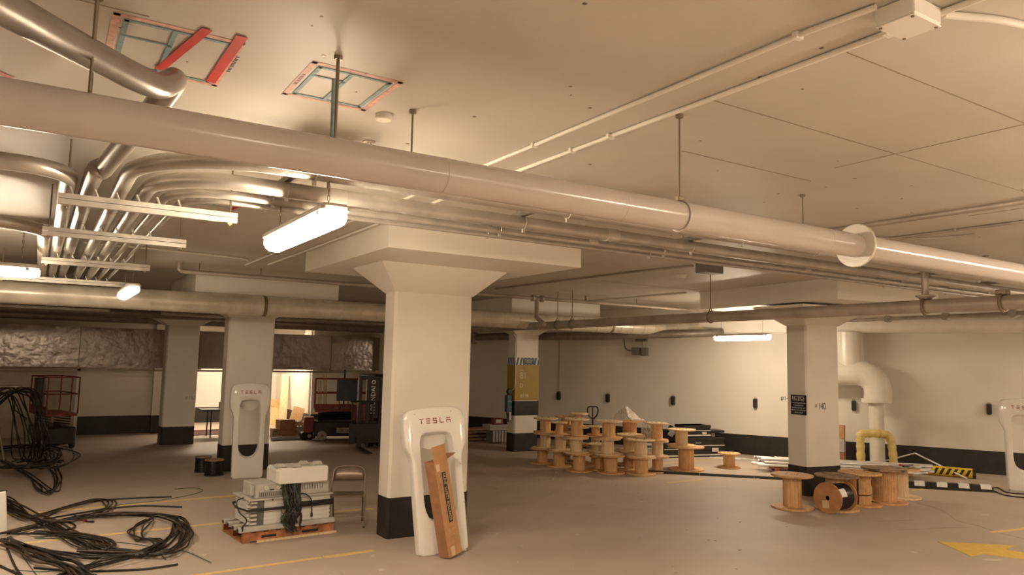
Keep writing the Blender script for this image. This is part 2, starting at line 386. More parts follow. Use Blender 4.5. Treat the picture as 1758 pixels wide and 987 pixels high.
for px in (3.055, 9.5):
    MB().tube([(px, PY+(PR+.006)*math.cos(a), PZ+(PR+.006)*math.sin(a)) for a in [i*PI/12 for i in range(24)]], .005, 6, closed=True).build('clevis_ring', PIPE, t)
    MB().bbox(px-.022, px+.022, PY-.016, PY+.016, PZ+PR, PZ+PR+.03, .005).build('clamp_nut', RODM, t)
for xa in (1.52, 2.6, 4.4, 7.2): MB().tube([(xa, PY, PZ), (xa+.012, PY, PZ)], PR+.0012, 40).build('seam_ring', PIPE, t)
# unistrut lying along the pipe top with the taped rod
t = thing('pipe_support_strut', 'short steel strut on the large pipe hung by a rod passing the blue tape square', 'support', (0, 0, 0))
MB().box(.45, 1.14, 3.36, 3.40, 3.175, 3.215).build('strut', STRUT, t)
hanger(t, 1.122, 3.38, CEIL, 3.19, .009)
MB().tube([(1.105, 3.38, CEIL-.12), (1.108, 3.38, 3.22)], .009, 6).build('blue_tape', BLUET, t, 'strip of blue tape hanging along the rod')
hanger(t, .10, 3.36, CEIL, 3.19, .009)
MB().box(-.3, .2, 3.34, 3.38, 3.15, 3.19).build('strut', STRUT, t)
# hidden sprinkler line behind it
t = thing('sprinkler_line', 'sprinkler pipe behind the large pipe with upright heads poking above it', 'pipe', (0, 0, 0))
SY, SZ = 3.88, 3.27
MB().tube([(-4, SY, SZ), (14, SY, SZ)], .024, 12).build('pipe_run', OLDP, t)
for x in (1.749, 5.353): hanger(t, x, SY, CEIL, SZ+.02); MB().lathe([(.027, -.012), (.034, -.012), (.034, .012), (.027, .012)], 12, T(x, SY, SZ+.03) @ RY(PI/2)).build('loop_hanger', RODM, t)
def sprinkler(t, x, y, z, h=.16, m=RODM):
    s = MB().lathe([(0, 0), (.022, 0), (.022, .05), (.014, .06), (.014, .085), (.02, .09), (.02, .1), (0, .1)], 12, T(x, y, z)).build('sprinkler_head', m, t)
    for k in (-1, 1): MB().tube([(x+k*.012, y, z+.1), (x+k*.016, y, z+.12), (x+k*.006, y, z+.14)], .003, 5).build('frame_arm', m, s)
    MB().lathe([(0, .14), (.032, .14), (.036, .146), (0, .148)], 12, T(x, y, z)).build('deflector', m, s)
a = ony(634, 246, SY); sprinkler(t, a.x, SY, SZ)
MB().lathe([(0, 0), (.05, 0), (.05, -.03), (.045, -.035), (0, -.035)], 20, T(1.64, 4.06, CEIL)).build('ceiling_rosette', PAINT, t)
a = ony(1692, 436, SY); sprinkler(t, a.x, SY, SZ)
MB().tube(catmull([(a.x-.1, SY+.05, CEIL-.01), (a.x-.35, SY+.5, CEIL-.02), (a.x-1., SY+.9, CEIL-.02)]), .01, 6).build('flexible_wire', OLDP, t)
# --- bank of steel conduits
BZ = 3.38
def conduit(label, pts, r, couple=(), m=GALV, group='steel conduits of the overhead bank', name='steel_conduit'):
    t = thing(name, label, 'conduit', (0, 0, 0), 0, group)
    MB().tube(pts, r, 20).build('conduit_run', m, t)
    for (a, b) in couple: MB().tube([a, b], r+.006, 20).build('coupling', STRUT, t)
    return t
def bend(X, Y, R, y1=16, x1=16, z=BZ):
    cx, cy = X+R, Y+R
    return [(X, y1, z)]+[(cx-R*math.cos(a), cy-R*math.sin(a), z) for a in [i*PI/24 for i in range(13)]]+[(x1, Y, z)]
words = ['outermost', 'second', 'third', 'fourth']
for i, (X, Y, R, r) in enumerate(((.42, 4.62, .80, .054), (.58, 5.25, .55, .055), (.72, 5.64, .42, .032), (.84, 5.86, .32, .024))):
    cp = []
    if i == 1:
        for px in (1040, 561): xx = ony(px, 0, Y); xx = Y/ray(px, 385).y*ray(px, 385).x; cp.append(((xx, Y, BZ), (xx+.13, Y, BZ)))
    if i == 2:
        xx = Y/ray(1010, 410).y*ray(1010, 410).x; cp.append(((xx, Y, BZ), (xx+.1, Y, BZ)))
        xx = Y/ray(1380, 468).y*ray(1380, 468).x; cp.append(((xx, Y, BZ), (xx+.1, Y, BZ)))
    if i == 0: xx = Y/ray(1400, 440).y*ray(1400, 440).x; cp.append(((xx, Y, BZ), (xx+.12, Y, BZ)))
    conduit(f'{words[i]} steel conduit of the bend, counted from the large pipe', bend(X, Y, R, z=BZ-(0, 0, .012, .02)[i]) if True else [], r, cp)
# one that crosses over the large pipe towards the camera
a, b, c = atd(-60, -25, 2.05), atd(110, 68, 2.6), atd(262, 145, 3.2)
c.z = max(c.z, PZ+PR+.16)
conduit('fat steel conduit crossing above the large pipe at the upper left', catmull([a, b, c, (.45, 3.75, 3.49), (.40, 4.15, 3.44), (.33, 4.75, 3.40), (.27, 5.4, BZ), (.22, 6.4, BZ), (.22, 16, BZ)], 8), .058, [((.375, 4.36, 3.424), (.357, 4.52, 3.412))], m=mat('dark_galvanised', (.34, .30, .26), .34, .7, noise=.08))
def bendl(X, Y, R, z=BZ, x0=-5, y1=16): return [(x0, Y, z)]+[(X-R+R*math.sin(a), Y+R-R*math.cos(a), z) for a in [i*PI/24 for i in range(13)]]+[(X, y1, z)]
conduit('steel conduit entering from the left edge above the first tray strut', bendl(.09, 5.55, .28, x0=-3), .055)
conduit('steel conduit entering from the left edge and turning at the third tray strut', bendl(-.04, 8.2, .5), .06, m=OLDP)
for nm, (x0, x1, y) in zip(('nearest', 'second', 'third', 'furthest'), ((.067, 1.17, 5.82), (-.02, 1.07, 7.5), (-.02, 1.04, 9.95), (-.54, 1.06, 12.7))):
    t = thing('tray_strut', f'{nm} double steel strut carrying the conduit bank at the left', 'support', (0, y, 3.27), 0, 'trapeze struts under the conduits')
    MB().box(x0-.03, x1+.03, -.02, .02, -.075, -.038).build('channel', STRUT, t); MB().box(x0-.03, x1+.03, -.024, .024, -.034, 0).build('channel', STRUT, t)
    for x in (x0+.02, x1-.02):
        MB().tube([(x, 0, -.10), (x, 0, CEIL-3.27)], .007, 6).build('hanger_rod', RODM, t)
        MB().box(x-.015, x+.015, -.015, .015, -.09, -.075).build('nut', RODM, t)
    for x in (.12, .27, .4, .53, .66, .8): MB().tube([(x, -.01, 0), (x-.02, -.01, .05)], .008, 6).build('strap_clamp', STRUT, t)
# brackets carrying the right hand run
for px, py in ((518, 308), (939, 372), (1232, 415), (1640, 470), (1745, 492)):
    x = ony(px, py, 4.9).x
    t = thing('beam_bracket', {518: 'conduit bracket above the lit lamp', 939: 'conduit bracket right of the middle column head', 1232: 'conduit bracket above the grey junction box', 1640: 'conduit bracket right of the white disc', 1745: 'conduit bracket at the right edge'}[px], 'bracket', (x, 0, 0), 0, 'brackets of the conduit run')
    MB().box(-.02, .02, 4.55, 5.95, 3.44, 3.48).build('channel', DKST, t)
    for y in (4.95, 5.35): MB().tube([(0, y, 3.46), (0, y, CEIL)], .006, 6).build('hanger_rod', RODM, t)
    for y, r in ((4.62, .057), (5.25, .053), (5.64, .035), (5.86, .027)):
        MB().tube([(0, y+r*math.cos(a), BZ+r*math.sin(a)) for a in [PI*.5+i*PI/8 for i in range(16)]], .006, 5, closed=True).build('strap_clamp', STRUT, t)
        MB().box(-.012, .012, y-.008, y+.008, BZ-r-.03, BZ-r).build('clamp_screw', STRUT, t)
t = thing('conduit_rod', 'steel rod with a chain passing in front of the conduits above the lamp', 'rod', (1.873, 5.75, 0)); hanger(t, 0, 0, CEIL, 3.2, .012)
# --- ceiling conduits (white painted)
def ceil_conduit(label, pts, r=.013, m=PAINT, clips=(), name='ceiling_conduit'):
    t = thing(name, label, 'conduit', (0, 0, 0), 0, 'thin conduits fixed to the ceiling')
    MB().tube(pts, r, 10).build('conduit_run', m, t)
    for cxy in clips: MB().bbox(cxy[0]-r*1.9, cxy[0]+r*1.9, cxy[1]-.014, cxy[1]+.014, CEIL-2*r-.006, CEIL, .003).build('strap', m, t)
    return t
z = CEIL-.015
ceil_conduit('upper of the two white conduits running to the ceiling box', [(2.72, 1.62, z), (2.69, 1.9, z), (2.69, 12.2, z)], clips=[(2.69, 1.96), (2.69, 4.0), (2.69, 6.2)])
ceil_conduit('lower of the two white conduits running to the ceiling box', [(2.98, 1.0, z), (2.97, 4, z), (2.97, 11.9, z)], .014, clips=[(2.97, 1.72), (2.97, 3.55), (2.97, 3.95), (2.97, 6.5)])
ceil_conduit('white conduit running right from the ceiling box', catmull([(3.0, 1.5, z), (3.3, 1.38, z), (3.8, 1.3, z), (5, 1.2, z)]), .016)
t = thing('ceiling_junction_box', 'white square junction box on the ceiling at the top right', 'junction box', (2.86, 1.57, CEIL))
MB().bbox(-.1, .1, -.08, .08, -.075, 0, .006).build('box', PAINT, t); MB().bbox(-.1, .1, -.08, .08, -.082, -.075, .003).build('cover', PAINT, t)
for sx in (-1, 1):
    for sy in (-1, 1): MB().lathe([(0, -.086), (.007, -.086), (.007, -.08)], 8, T(sx*.085, sy*.065, 0)).build('screw', RODM, t)
ceil_conduit('thin white conduit turning across the ceiling left of the middle column', catmull([(2.6, 11.6, z), (2.4, 11.4, z), (1.27, 11.2, z), (.4, 11.2, z)]), .014)
ceil_conduit('brown twin conduit running back to the grey junction box', [(7.96, 7.63, z), (7.83, 8.6, z), (7.66, 12.7, z)], .018, OLDP)
ceil_conduit('long conduit along the edge of the right drop panel', [(10.86, 13.9, z), (10.88, 10.6, z)], .02, PAINT)
ceil_conduit('fat ceiling conduit above the large pipe at right', [(6.9, 5.2, CEIL-.02), (6.96, 1.5, CEIL-.02)], .03, OLDP)
ceil_conduit('thin ceiling conduit nearest the right edge', [(7.84, 5.2, z), (7.93, 2.0, z)], .014, OLDP, clips=[(7.87, 3.9)])
q = onz(1193, 447, 3.6); q2 = onz(1234, 447, 3.6)
t = thing('grey_junction_box', 'grey steel junction box hanging under the conduits right of the middle column', 'junction box', (8.0, 7.35, CEIL))
MB().bbox(-.18, .18, -.1, .1, -.15, 0, .006).build('box', GBOX, t); MB().bbox(-.17, .17, -.105, -.1, -.14, -.01, .002).build('cover', GBOX, t)
for px, py, lb in ((1288, 457, 'right of the grey junction box'), (1170, 472, 'left of the grey junction box')):
    q = onz(px, py, CEIL); t = thing('smoke_detector', f'round white ceiling detector {lb}', 'detector', (q.x, q.y, CEIL))
    MB().lathe([(0, -.045), (.05, -.045), (.075, -.025), (.08, 0)], 20, smooth=True).build('housing', PAINT, t); MB().lathe([(.08, -.008), (.09, -.008), (.09, 0)], 20).build('base', PAINT, t)
# --- tape squares on the ceiling
def tape(name, pts, wd, m, parent, zz=CEIL-.001):
    for i in range(len(pts)-1):
        a = Vector((*pts[i], 0)); b = Vector((*pts[i+1], 0)); L = (b-a).length
        MB().box(-wd*.4, L+wd*.4, -wd/2, wd/2, zz-.0012, zz, T(a.x, a.y) @ RZ(math.atan2((b-a).y, (b-a).x))).build(name, m, parent)
def tsquare(x0, x1, y0, y1, label, red=False):
    t = thing('tape_marking', label, 'tape', (0, 0, 0), 0, 'tape squares on the ceiling')
    tape('pink_tape', [(x0, y0), (x1, y0), (x1, y1), (x0, y1), (x0, y0)], .030, PINKT, t)
    i = .042; tape('blue_tape', [(x0+i, y0+i), (x1-i, y0+i), (x1-i, y1-i), (x0+i, y1-i), (x0+i, y0+i)], .022, BLUET, t, CEIL-.0025)
    xm = (x0+x1)/2-.02; tape('blue_tape', [(xm, y0+i), (xm, y1-i)], .022, BLUET, t, CEIL-.004)
    tape('blue_tape', [(x0+i, (y0+y1)/2-.1), (xm, (y0+y1)/2-.1)], .015, BLUET, t, CEIL-.004)
    return t
t = tsquare(1.05, 1.51, 3.52, 4.05, 'pink and blue tape square on the ceiling beside the rod')
text('handwriting', 'xx  x x xx x', .035, DARKP, t, T(1.05, 3.78, CEIL-.004) @ RX(PI) @ RZ(PI/2), ext=.0005)
t = tsquare(.18, .70, 3.50, 4.15, 'pink and blue tape square with red strips at upper left')
tape('red_tape', [(.53, 3.44), (.42, 4.05)], .045, REDT, t, CEIL-.0055)
tape('red_tape', [(.68, 3.43), (.67, 4.08)], .05, REDT, t, CEIL-.0055)
text('handwriting', 'x xx  xxx x xx x', .035, DARKP, t, T(.715, 3.78, CEIL-.004) @ RX(PI) @ RZ(PI/2), ext=.0005)
t = thing('tape_marking', 'red tape corner at the left edge above the large pipe', 'tape', (0, 0, 0), 0, 'tape squares on the ceiling')
a, b = onz(-15, 118, CEIL), onz(14, 131, CEIL); tape('red_tape', [a[:2], b[:2]], .045, REDT, t)
t = thing('tape_marking', 'dim tape square with red strips seen under the conduit bend', 'tape', (0, 0, 0), 0, 'tape squares on the ceiling')
a, b = onz(397, 359, CEIL), onz(423, 349, CEIL); tape('red_tape', [a[:2], b[:2]], .05, REDT, t)
a, b = onz(330, 348, CEIL), onz(400, 357, CEIL); tape('blue_tape', [a[:2], b[:2]], .02, BLUET, t); a, b = onz(320, 342, CEIL), onz(410, 352, CEIL); tape('blue_tape', [a[:2], b[:2]], .02, BLUET, t)
a, b = onz(366, 352, CEIL), onz(376, 345, CEIL); tape('blue_tape', [a[:2], b[:2]], .02, BLUET, t)
# --- sprinkler branch (runs along X) and the B pipe, spiral ducts
BY = 12.6; BRZ = CH+BY*math.tan(math.radians(5.88))
t = thing('branch_pipe', 'thin brown sprinkler branch pipe with elbow running behind the middle column', 'pipe', (0, 0, 0))
xe = ony(308, 458, BY).x
MB().tube([(xe, BY, BRZ+.13), (xe, BY, BRZ+.03), (xe+.03, BY, BRZ), (24, BY, BRZ)], .035, 12).build('pipe_run', OLDP, t)
MB().lathe([(0, 0), (.05, 0), (.05, .05), (0, .05)], 10, T(xe, BY, BRZ+.12)).build('elbow_cap', OLDP, t)
for px in (340, 446, 1006, 1093):
    x = ony(px, 500, BY).x
    if px == 1006: sprinkler(t, x, BY, BRZ+.03)
    else: MB().tube([(x, BY, BRZ), (x, BY, CEIL)], .008, 6).build('hanger_rod', RODM, t)
xt = ony(922, 520, BY).x
for k in (-.1, .12): MB().lathe([(0, -.03), (.07, -.03), (.07, .03), (0, .03)], 12, T(xt+k, BY, BRZ) @ RY(PI/2)).build('coupling', OLDP, t)
MB().tube([(xt, BY, BRZ), (xt, BY, BRZ-.4), (xt-.05, BY-.35, BRZ-.55)], .05, 10).build('drop_leg', OLDP, t)
XB = 9.0; zB = CH+XB*math.tan(math.radians(4.82)); RB = .082
t = thing('sprinkler_main', 'brown steel main pipe slanting down from the right edge towards the middle column', 'pipe', (0, 0, 0))
MB().tube([(XB, -2, zB+.0), (XB, 16.5, zB)], RB, 24).build('pipe_run', OLDP, t)
for px, py in ((1220, 535), (957, 557), (982, 556)):
    y = onx(px, py, XB).y
    MB().tube([(XB, y, zB+RB+.06), (XB, y, CEIL)], .009, 6).build('hanger_rod', RODM, t)
    MB().tube([(XB+(RB+.008)*math.cos(a), y, zB+(RB+.008)*math.sin(a)) for a in [i*PI/12 for i in range(24)]], .009, 5, closed=True).build('clevis_ring', RODM, t)
    MB().tube([(XB-.06, y, zB+RB*.75), (XB, y, zB+RB+.07), (XB+.06, y, zB+RB*.75)], .009, 5).build('clevis', RODM, t)
y = onx(1589, 510, XB).y
MB().tube([(XB, y, zB+RB), (XB, y, CEIL)], .042, 14).build('riser', OLDP, t)
MB().lathe([(.042, .06), (.11, .05), (.11, .035), (.042, .0)], 20, T(XB, y, zB+RB)).build('escutcheon', OLDP, t, 'round flange plate')
for px in (1589, 1722):
    y = onx(px, 515, XB).y
    MB().tube([(XB+(RB+.016)*math.cos(a), y, zB+(RB+.016)*math.sin(a)) for a in [i*PI/12 for i in range(24)]], .018, 6, closed=True).build('saddle_clamp', RODM, t)
    MB().bbox(XB-.05, XB+.05, y-.06, y+.06, zB+RB, zB+RB+.06, .01).build('clamp_block', RODM, t)
DY = 13.5; DZ = CH+DY*math.tan(math.radians(3.72)); DR = .175
t = thing('spiral_duct', 'long round spiral duct wrapped in foil running behind the columns', 'duct', (0, 0, 0))
xend = ony(1252, 565, DY).x
MB().tube([(-6, DY, DZ), (0, DY, DZ), (5, DY, DZ), (xend, DY, DZ)], DR, 40).build('duct_run', DUCT, t)
for i in range(46): x = -1.4+i*.36; MB().tube([(x, DY, DZ), (x+.02, DY, DZ)], DR+.006, 40).build('spiral_seam', DUCT, t)
for px in (449, 1045, 1228): x = ony(px, 540, DY).x; MB().tube([(x, DY, DZ), (x+.06, DY, DZ)], DR+.01, 32).build('joint_band', RODM, t, 'dark joint band')
MB().tube([(xend-.1, DY, DZ), (xend+.1, DY, DZ)], DR+.02, 32).build('end_collar', INSUL, t)
# darker pipe in the back, along the right wall
t = thing('dark_pipe', 'dark steel pipe behind the B1 column along the back', 'pipe', (0, 0, 0))
a = atd(812, 579, 21.5); b = atd(880, 577, 20.6); c = atd(1010, 577, 17.8); d = atd(1240, 571, 18.5)
MB().tube([a, b, c, d], .10, 16).build('pipe_run', DKST, t)
MB().tube([a-Vector((.1, 0, 0)), a+Vector((.1, 0, -.02))], .18, 20).build('end_ring', OLDP, t)
# insulated pipes on the right wall
t = thing('insulated_pipe', 'white insulated pipe along the right wall with an S-shaped elbow down to the floor', 'pipe', (0, 0, 0))
of = .55
a = onwall(1452, 559, of+.1); b = onwall(1780, 558, of+.1); zc = a.z
wq = lambda px, py, o=of: onwall(px, py, o)
r1 = .165
e0 = wq(1455, 559)
MB().tube([e0-WD*.2, e0+WD*9], .17, 24).build('horizontal_run', INSUL, t)
v0 = wq(1457, 570); v1 = wq(1457, 622)
pth = [(v0.x, v0.y, v0.z), (v1.x, v1.y, v1.z+.1)]
l = v1; e = wq(1503, 660)
pth2 = catmull([wq(1395, 640), wq(1440, 640), wq(1472, 640), wq(1490, 645), wq(1502, 656), wq(1507, 670), wq(1507, 690)], 8)
MB().tube(pth2, .29, 28).build('elbow', INSUL, t, 'thick S-shaped elbow')
MB().tube([(v0.x, v0.y, v0.z), (v0.x, v0.y, wq(1457, 640).z)], .245, 28).build('first_drop', INSUL, t)
q = wq(1504, 688)
MB().tube([(q.x, q.y, q.z), (q.x, q.y, 0)], .155, 24).build('down_pipe', INSUL, t)
MB().tube([(q.x, q.y, q.z-.04), (q.x, q.y, q.z+.05)], .30, 24).build('collar', INSUL, t)
q = wq(1473, 575, .25); MB().tube([(q.x, q.y, q.z+.1), (q.x, q.y, wq(1473, 626, .25).z)], .12, 20).build('second_drop', INSUL, t)
q = wq(1473, 592, .25); MB().tube([(q.x, q.y, q.z), (q.x, q.y, q.z+.02)], .123, 20).build('joint_band', RODM, t)
# thin conduit line with clips above it
t = thing('wall_conduit', 'thin conduit with clips running above the insulated pipe', 'conduit', (0, 0, 0))
a = atd(1440, 551, 14); b = atd(1790, 536, 9.5)
MB().tube([a, b], .03, 8).build('conduit_run', OLDP, t)
for k in (.32, .62, .9): q = a.lerp(b, k); MB().tube([q-Vector((.05, 0, 0)), q+Vector((.05, 0, 0))], .06, 8).build('clip', PALEG, t)
# soffit over the right wall, part of the setting
mxw = T(WA.x, WA.y) @ RZ(WROT)
sgn = 1 if (mxw.to_3x3() @ Vector((0, 1, 0))).dot(WN) > 0 else -1
struct('trim_1', MB().box(-4, 14, *sorted((0, sgn*.35)), 3.02, CEIL, mxw), PAINT)
# wrapped rectangular duct at the back left
t = thing('rectangular_duct', 'big rectangular duct in creased grey foil across the back left', 'duct', (0, 21.25, 0))
xs = [-6.5, -.3, .9, 4.4, 7.0, 9.1]
MB().box(-6.5, 8.9, .0, .65, 1.82, 2.82).build('duct_body', FOIL, t)
for x in (.85, 3.65, 4.5, 5.55, 7.25, 8.6): MB().box(x-.012, x+.012, -.012, 0, 1.79, 2.83).build('strap', RODM, t); MB().box(x-.04, x+.04, -.03, .0, 1.79, 1.85).build('strap_foot', RODM, t)
MB().box(1.5, 7.7, -.06, -.02, 1.74, 1.785).build('support_rail', RODM, t)
t = thing('cable_ladder', 'dark stack of pipes and struts above the foil duct at the far left', 'support', (0, 0, 0))
for i, (z_, x1, y) in enumerate(((3.28, 1.5, 17.3), (3.2, 1.2, 17.5), (3.1, 1.2, 17.7))): MB().box(-6, x1, y, y+.08, z_-.05, z_).build('strut', STRUT, t)
for i, (z_, y) in enumerate(((3.1, 18.9), (3.05, 21.05))): MB().tube([(-6, y, z_), (8.7, y, z_)], .10, 14).build('pipe', DKST, t)
for i, (z_, y) in enumerate(((3.2, 18.3), (3.12, 18.6))): MB().tube([(2.3, y, z_), (8.7, y, z_)], .05, 12).build('pipe', GALV, t)
# ================================================================== LAMPS
def lamp(x, y, z, label, rot=0., L=1.5, rods=True, on=True, m=None):
    t = thing('fluorescent_lamp', label, 'lamp', (x, y, z), rot, 'hanging fluorescent lamps')
    prof = [(-.075, .0), (-.085, -.02), (-.085, -.045), (-.07, -.075), (-.04, -.095), (0, -.10), (.04, -.095), (.07, -.075), (.085, -.045), (.085, -.02), (.075, 0)]
    n = len(prof); vs = []; st = [(-.5, .55), (-.485, .85), (-.46, 1), (.46, 1), (.485, .85), (.5, .55)]
    for s, k in st: vs += [(px*k, s*L, -.03+(pz+.03)*k) for px, pz in prof]
    fs = [(i*n+j, i*n+j+1, (i+1)*n+j+1, (i+1)*n+j) for i in range(len(st)-1) for j in range(n-1)]
    fs += [tuple(range(n)), tuple(range((len(st)-1)*n, len(st)*n))[::-1]]
    MB().add(vs, fs, None, True).build('diffuser', (m or DIFF) if on else LOFF, t, 'glowing diffuser')
    MB().bbox(-.092, .092, -.49*L, .49*L, -.012, .05, .02).build('housing', LOFF, t)
    for s in (-.38, .38):
        h = CEIL-z; k = int(h/.04)
        mb = MB()
        for i in range(k): mb.tube([(.008*math.cos(a)*(i % 2), s*L+.008*math.cos(a)*((i+1) % 2), .05+i*(h-.05)/k+(h-.05)/k*.5+.6*(h-.05)/k*math.sin(a)) for a in [j*PI/4 for j in range(8)]], .0022, 4, closed=True)
        mb.build('chain', RODM, t)
    for s in (-.42, .42): MB().bbox(-.088, .088, s*L-.02, s*L+.02, -.03, .02, .006).build('latch', LOFF, t)
    return t
lamp(1.505, 5.17, 3.11, 'bright fluorescent lamp hanging left of the middle column head', m=DIFF1)
lamp(1.03, 12.0, 3.10, 'small bright lamp in front of the round duct at the left', m=DIFF2)
q = atd(1273, 580, 16.3); lamp(q.x, q.y, q.z+.04, 'bright lamp hanging by the right wall left of the NOTICE column')
lamp(-.80, 9.75, 3.10, 'lamp cut by the left edge of the picture', rot=PI/2, L=1.5)
lamp(5.9, 23.35, 2.5, 'lamp of the lit room behind the planks, hidden by the foil duct', rot=PI/2, L=1.2)
lamp(4.5, 23.35, 2.5, 'lamp of the lit room behind the tall column, hidden by the foil duct', rot=PI/2, L=1.2)
# unseen lamps outside the frame, most of them added to brighten the room
lamp(1.6, -1.6, 3.13, 'unseen lamp added behind the viewer')
lamp(8.3, 1.45, 3.13, 'lamp of the right row just past the right edge')
lamp(4.6, .3, 3.13, 'unseen lamp added beside the viewer')
lamp(4.6, -3.6, 3.13, 'unseen lamp added further behind the viewer')
lamp(12.9, 2.2, 3.0, 'unseen lamp added past the right edge')
lamp(17.6, 4.0, 3.0, 'unseen lamp added far past the right edge')
# ================================================================== CHARGER SHELLS
def loop_pts(kind, n=96):
    # outline (x, z) of shell and of its window, sampled by rays from the window centre
    cz = .90
    outer = [(-.36, 0), (.36, 0), (.365, .4), (.368, .8), (.372, 1.08), (.40, 1.17), (.455, 1.24), (.465, 1.34), (.462, 1.5), (.45, 1.60), (.41, 1.66), (.30, 1.685), (0, 1.70), (-.30, 1.685), (-.41, 1.66), (-.45, 1.60), (-.462, 1.5), (-.465, 1.34), (-.455, 1.24), (-.40, 1.17), (-.372, 1.08), (-.368, .8), (-.365, .4)]
    inner = [(-.245, .62), (-.235, .52), (-.195, .43), (-.13, .37), (-.06, .345), (0, .34), (.06, .345), (.13, .37), (.195, .43), (.235, .52), (.245, .62), (.25, 1.0), (.248, 1.28), (.235, 1.34), (.20, 1.385), (.13, 1.40), (0, 1.405), (-.13, 1.40), (-.20, 1.385), (-.235, 1.34), (-.248, 1.28), (-.25, 1.0)]
    poly = outer if kind == 'o' else inner; out = []
    for i in range(n):
        a = 2*PI*i/n-PI/2
        if kind == 'o' and 0: pass
        d = (math.cos(a), math.sin(a)); best = None
        for j in range(len(poly)):
            (x1, z1), (x2, z2) = poly[j], poly[(j+1) % len(poly)]; z1 -= cz; z2 -= cz
            ex, ez = x2-x1, z2-z1; den = d[0]*ez-d[1]*ex
            if abs(den) < 1e-9: continue
            t = (x1*ez-z1*ex)/den; s = (x1*d[1]-z1*d[0])/den
            if t > 0 and -1e-6 <= s <= 1+1e-6 and (best is None or t > best): best = t
        out.append((d[0]*best, cz+d[1]*best))
    return out
def shell(name_label, loc, rot, tilt, s=1.0, sx=.84, roll=0.):
    t = thing('charger_shell', name_label, 'charger cover', loc, (tilt, roll, rot), 'empty white charger shells')
    t.scale = (s*sx, s, s)
    n = 96; O = loop_pts('o', n); I = loop_pts('i', n)
    def off(P, k, c=(0, .85)): return [(c[0]+(x-c[0])*k, c[1]+(z-c[1])*k) for x, z in P]
    sc = lambda k: [(x*k, .85+(z-.85)*(1-(1-k)*.55)) for x, z in O]
    mid = [((a[0]*.5+b[0]*.5), (a[1]*.5+b[1]*.5)) for a, b in zip(I, O)]
    rings = [(off(I, .92), .11), (off(I, .975), .03), (off(I, .99), .008), (off(I, 1.01), 0.), (mid, 0.), (sc(.945), 0.), (sc(.975), .006), (sc(.992), .02), (O, .04), (O, .13), (sc(.985), .132), (sc(.98), .04), (sc(.96), .02), (mid, .014), (off(I, 1.04), .03), (off(I, .95), .11)]
    vs = []; fs = []
    for P, y in rings: vs += [(x, y, max(z, 0)) for x, z in P]
    R = len(rings)
    for i in range(R-1):
        for j in range(n): fs.append((i*n+j, i*n+(j+1) % n, (i+1)*n+(j+1) % n, (i+1)*n+j))
    mb = MB().add(vs, fs, None, True)
    ob = mb.build('cover', SHELL, t); ob.data.set_sharp_from_angle(angle=math.radians(38))
    # hood at the top of the window and foot plate
    MB().box(-.33, .33, .02, .05, .0, .06).build('foot_plate', SHELL, t)
    hd = MB(); K = 14
    hv = []
    for i in range(K+1):
        x = -.26+.52*i/K; c = abs(x)/.26
        hv += [(x, .03, 1.41-.0*c), (x, .10, 1.36-.05*c*c), (x, .155, 1.20+.10*c*c)]
    hd.add(hv, [(i*3+k, i*3+3+k, i*3+4+k, i*3+1+k) for i in range(K) for k in (0, 1)], None, True); hd.build('inner_hood', SHELL, t)
    # TESLA lettering from bars
    def bars(name, bs, x0):
        mb = MB()
        for (a, b, c, d) in bs: mb.box(x0+a, x0+b, -.0025, .002, 1.50+c, 1.50+d)
        mb.build(name, REDL, t)
    h = .062; w_ = .062; k = .011
    ls = [('T', [(0, w_, h-k, h), (w_/2-k/2, w_/2+k/2, 0, h-.018)]), ('E', [(0, w_, h-k, h), (0, w_, h/2-k/2, h/2+k/2), (0, w_, 0, k)]),
          ('S', [(0, w_, h-k, h), (0, k, h/2, h), (0, w_, h/2-k/2, h/2+k/2), (w_-k, w_, 0, h/2), (0, w_, 0, k)]), ('L', [(0, k, 0, h), (0, w_, 0, k)]), ('A', [(0, w_, h-k, h), (0, k, 0, h-.022), (w_-k, w_, 0, h-.022), (0, w_, h-.033, h-.022)])]
    for i, (L_, bs) in enumerate(ls): bars('letter', bs, -.235+i*.102)
    for sx, sz in ((-.3, 1.62), (.25, 1.63), (.33, 1.0), (.34, .55)): MB().lathe([(0, -.003), (.007, -.003), (.008, .004)], 8, T(sx, -.001, sz) @ RX(PI/2)).build('screw', RODM, t)
    return t
a = onz(721, 957); b = onz(806, 947)
d = b-a; rot = math.atan2(d.y, d.x); mid = (a+b)/2
shell('white charger shell leaning on the middle column with a cardboard box in its window', (mid.x+.0, mid.y, .004), rot, -.17, .98, .86, -.045)
a = onz(394, 824); b = onz(453, 820); mid = (a+b)/2
shell('white charger shell leaning on the column at the left, half in front of number 145', (mid.x, mid.y, .004), -.12, -.06, 1.0, .745)
a = onz(1713, 843)
shell('white charger shell cut by the right edge of the picture', (a.x+.40, a.y-.34, .004), -.92, -.05, 1.0)
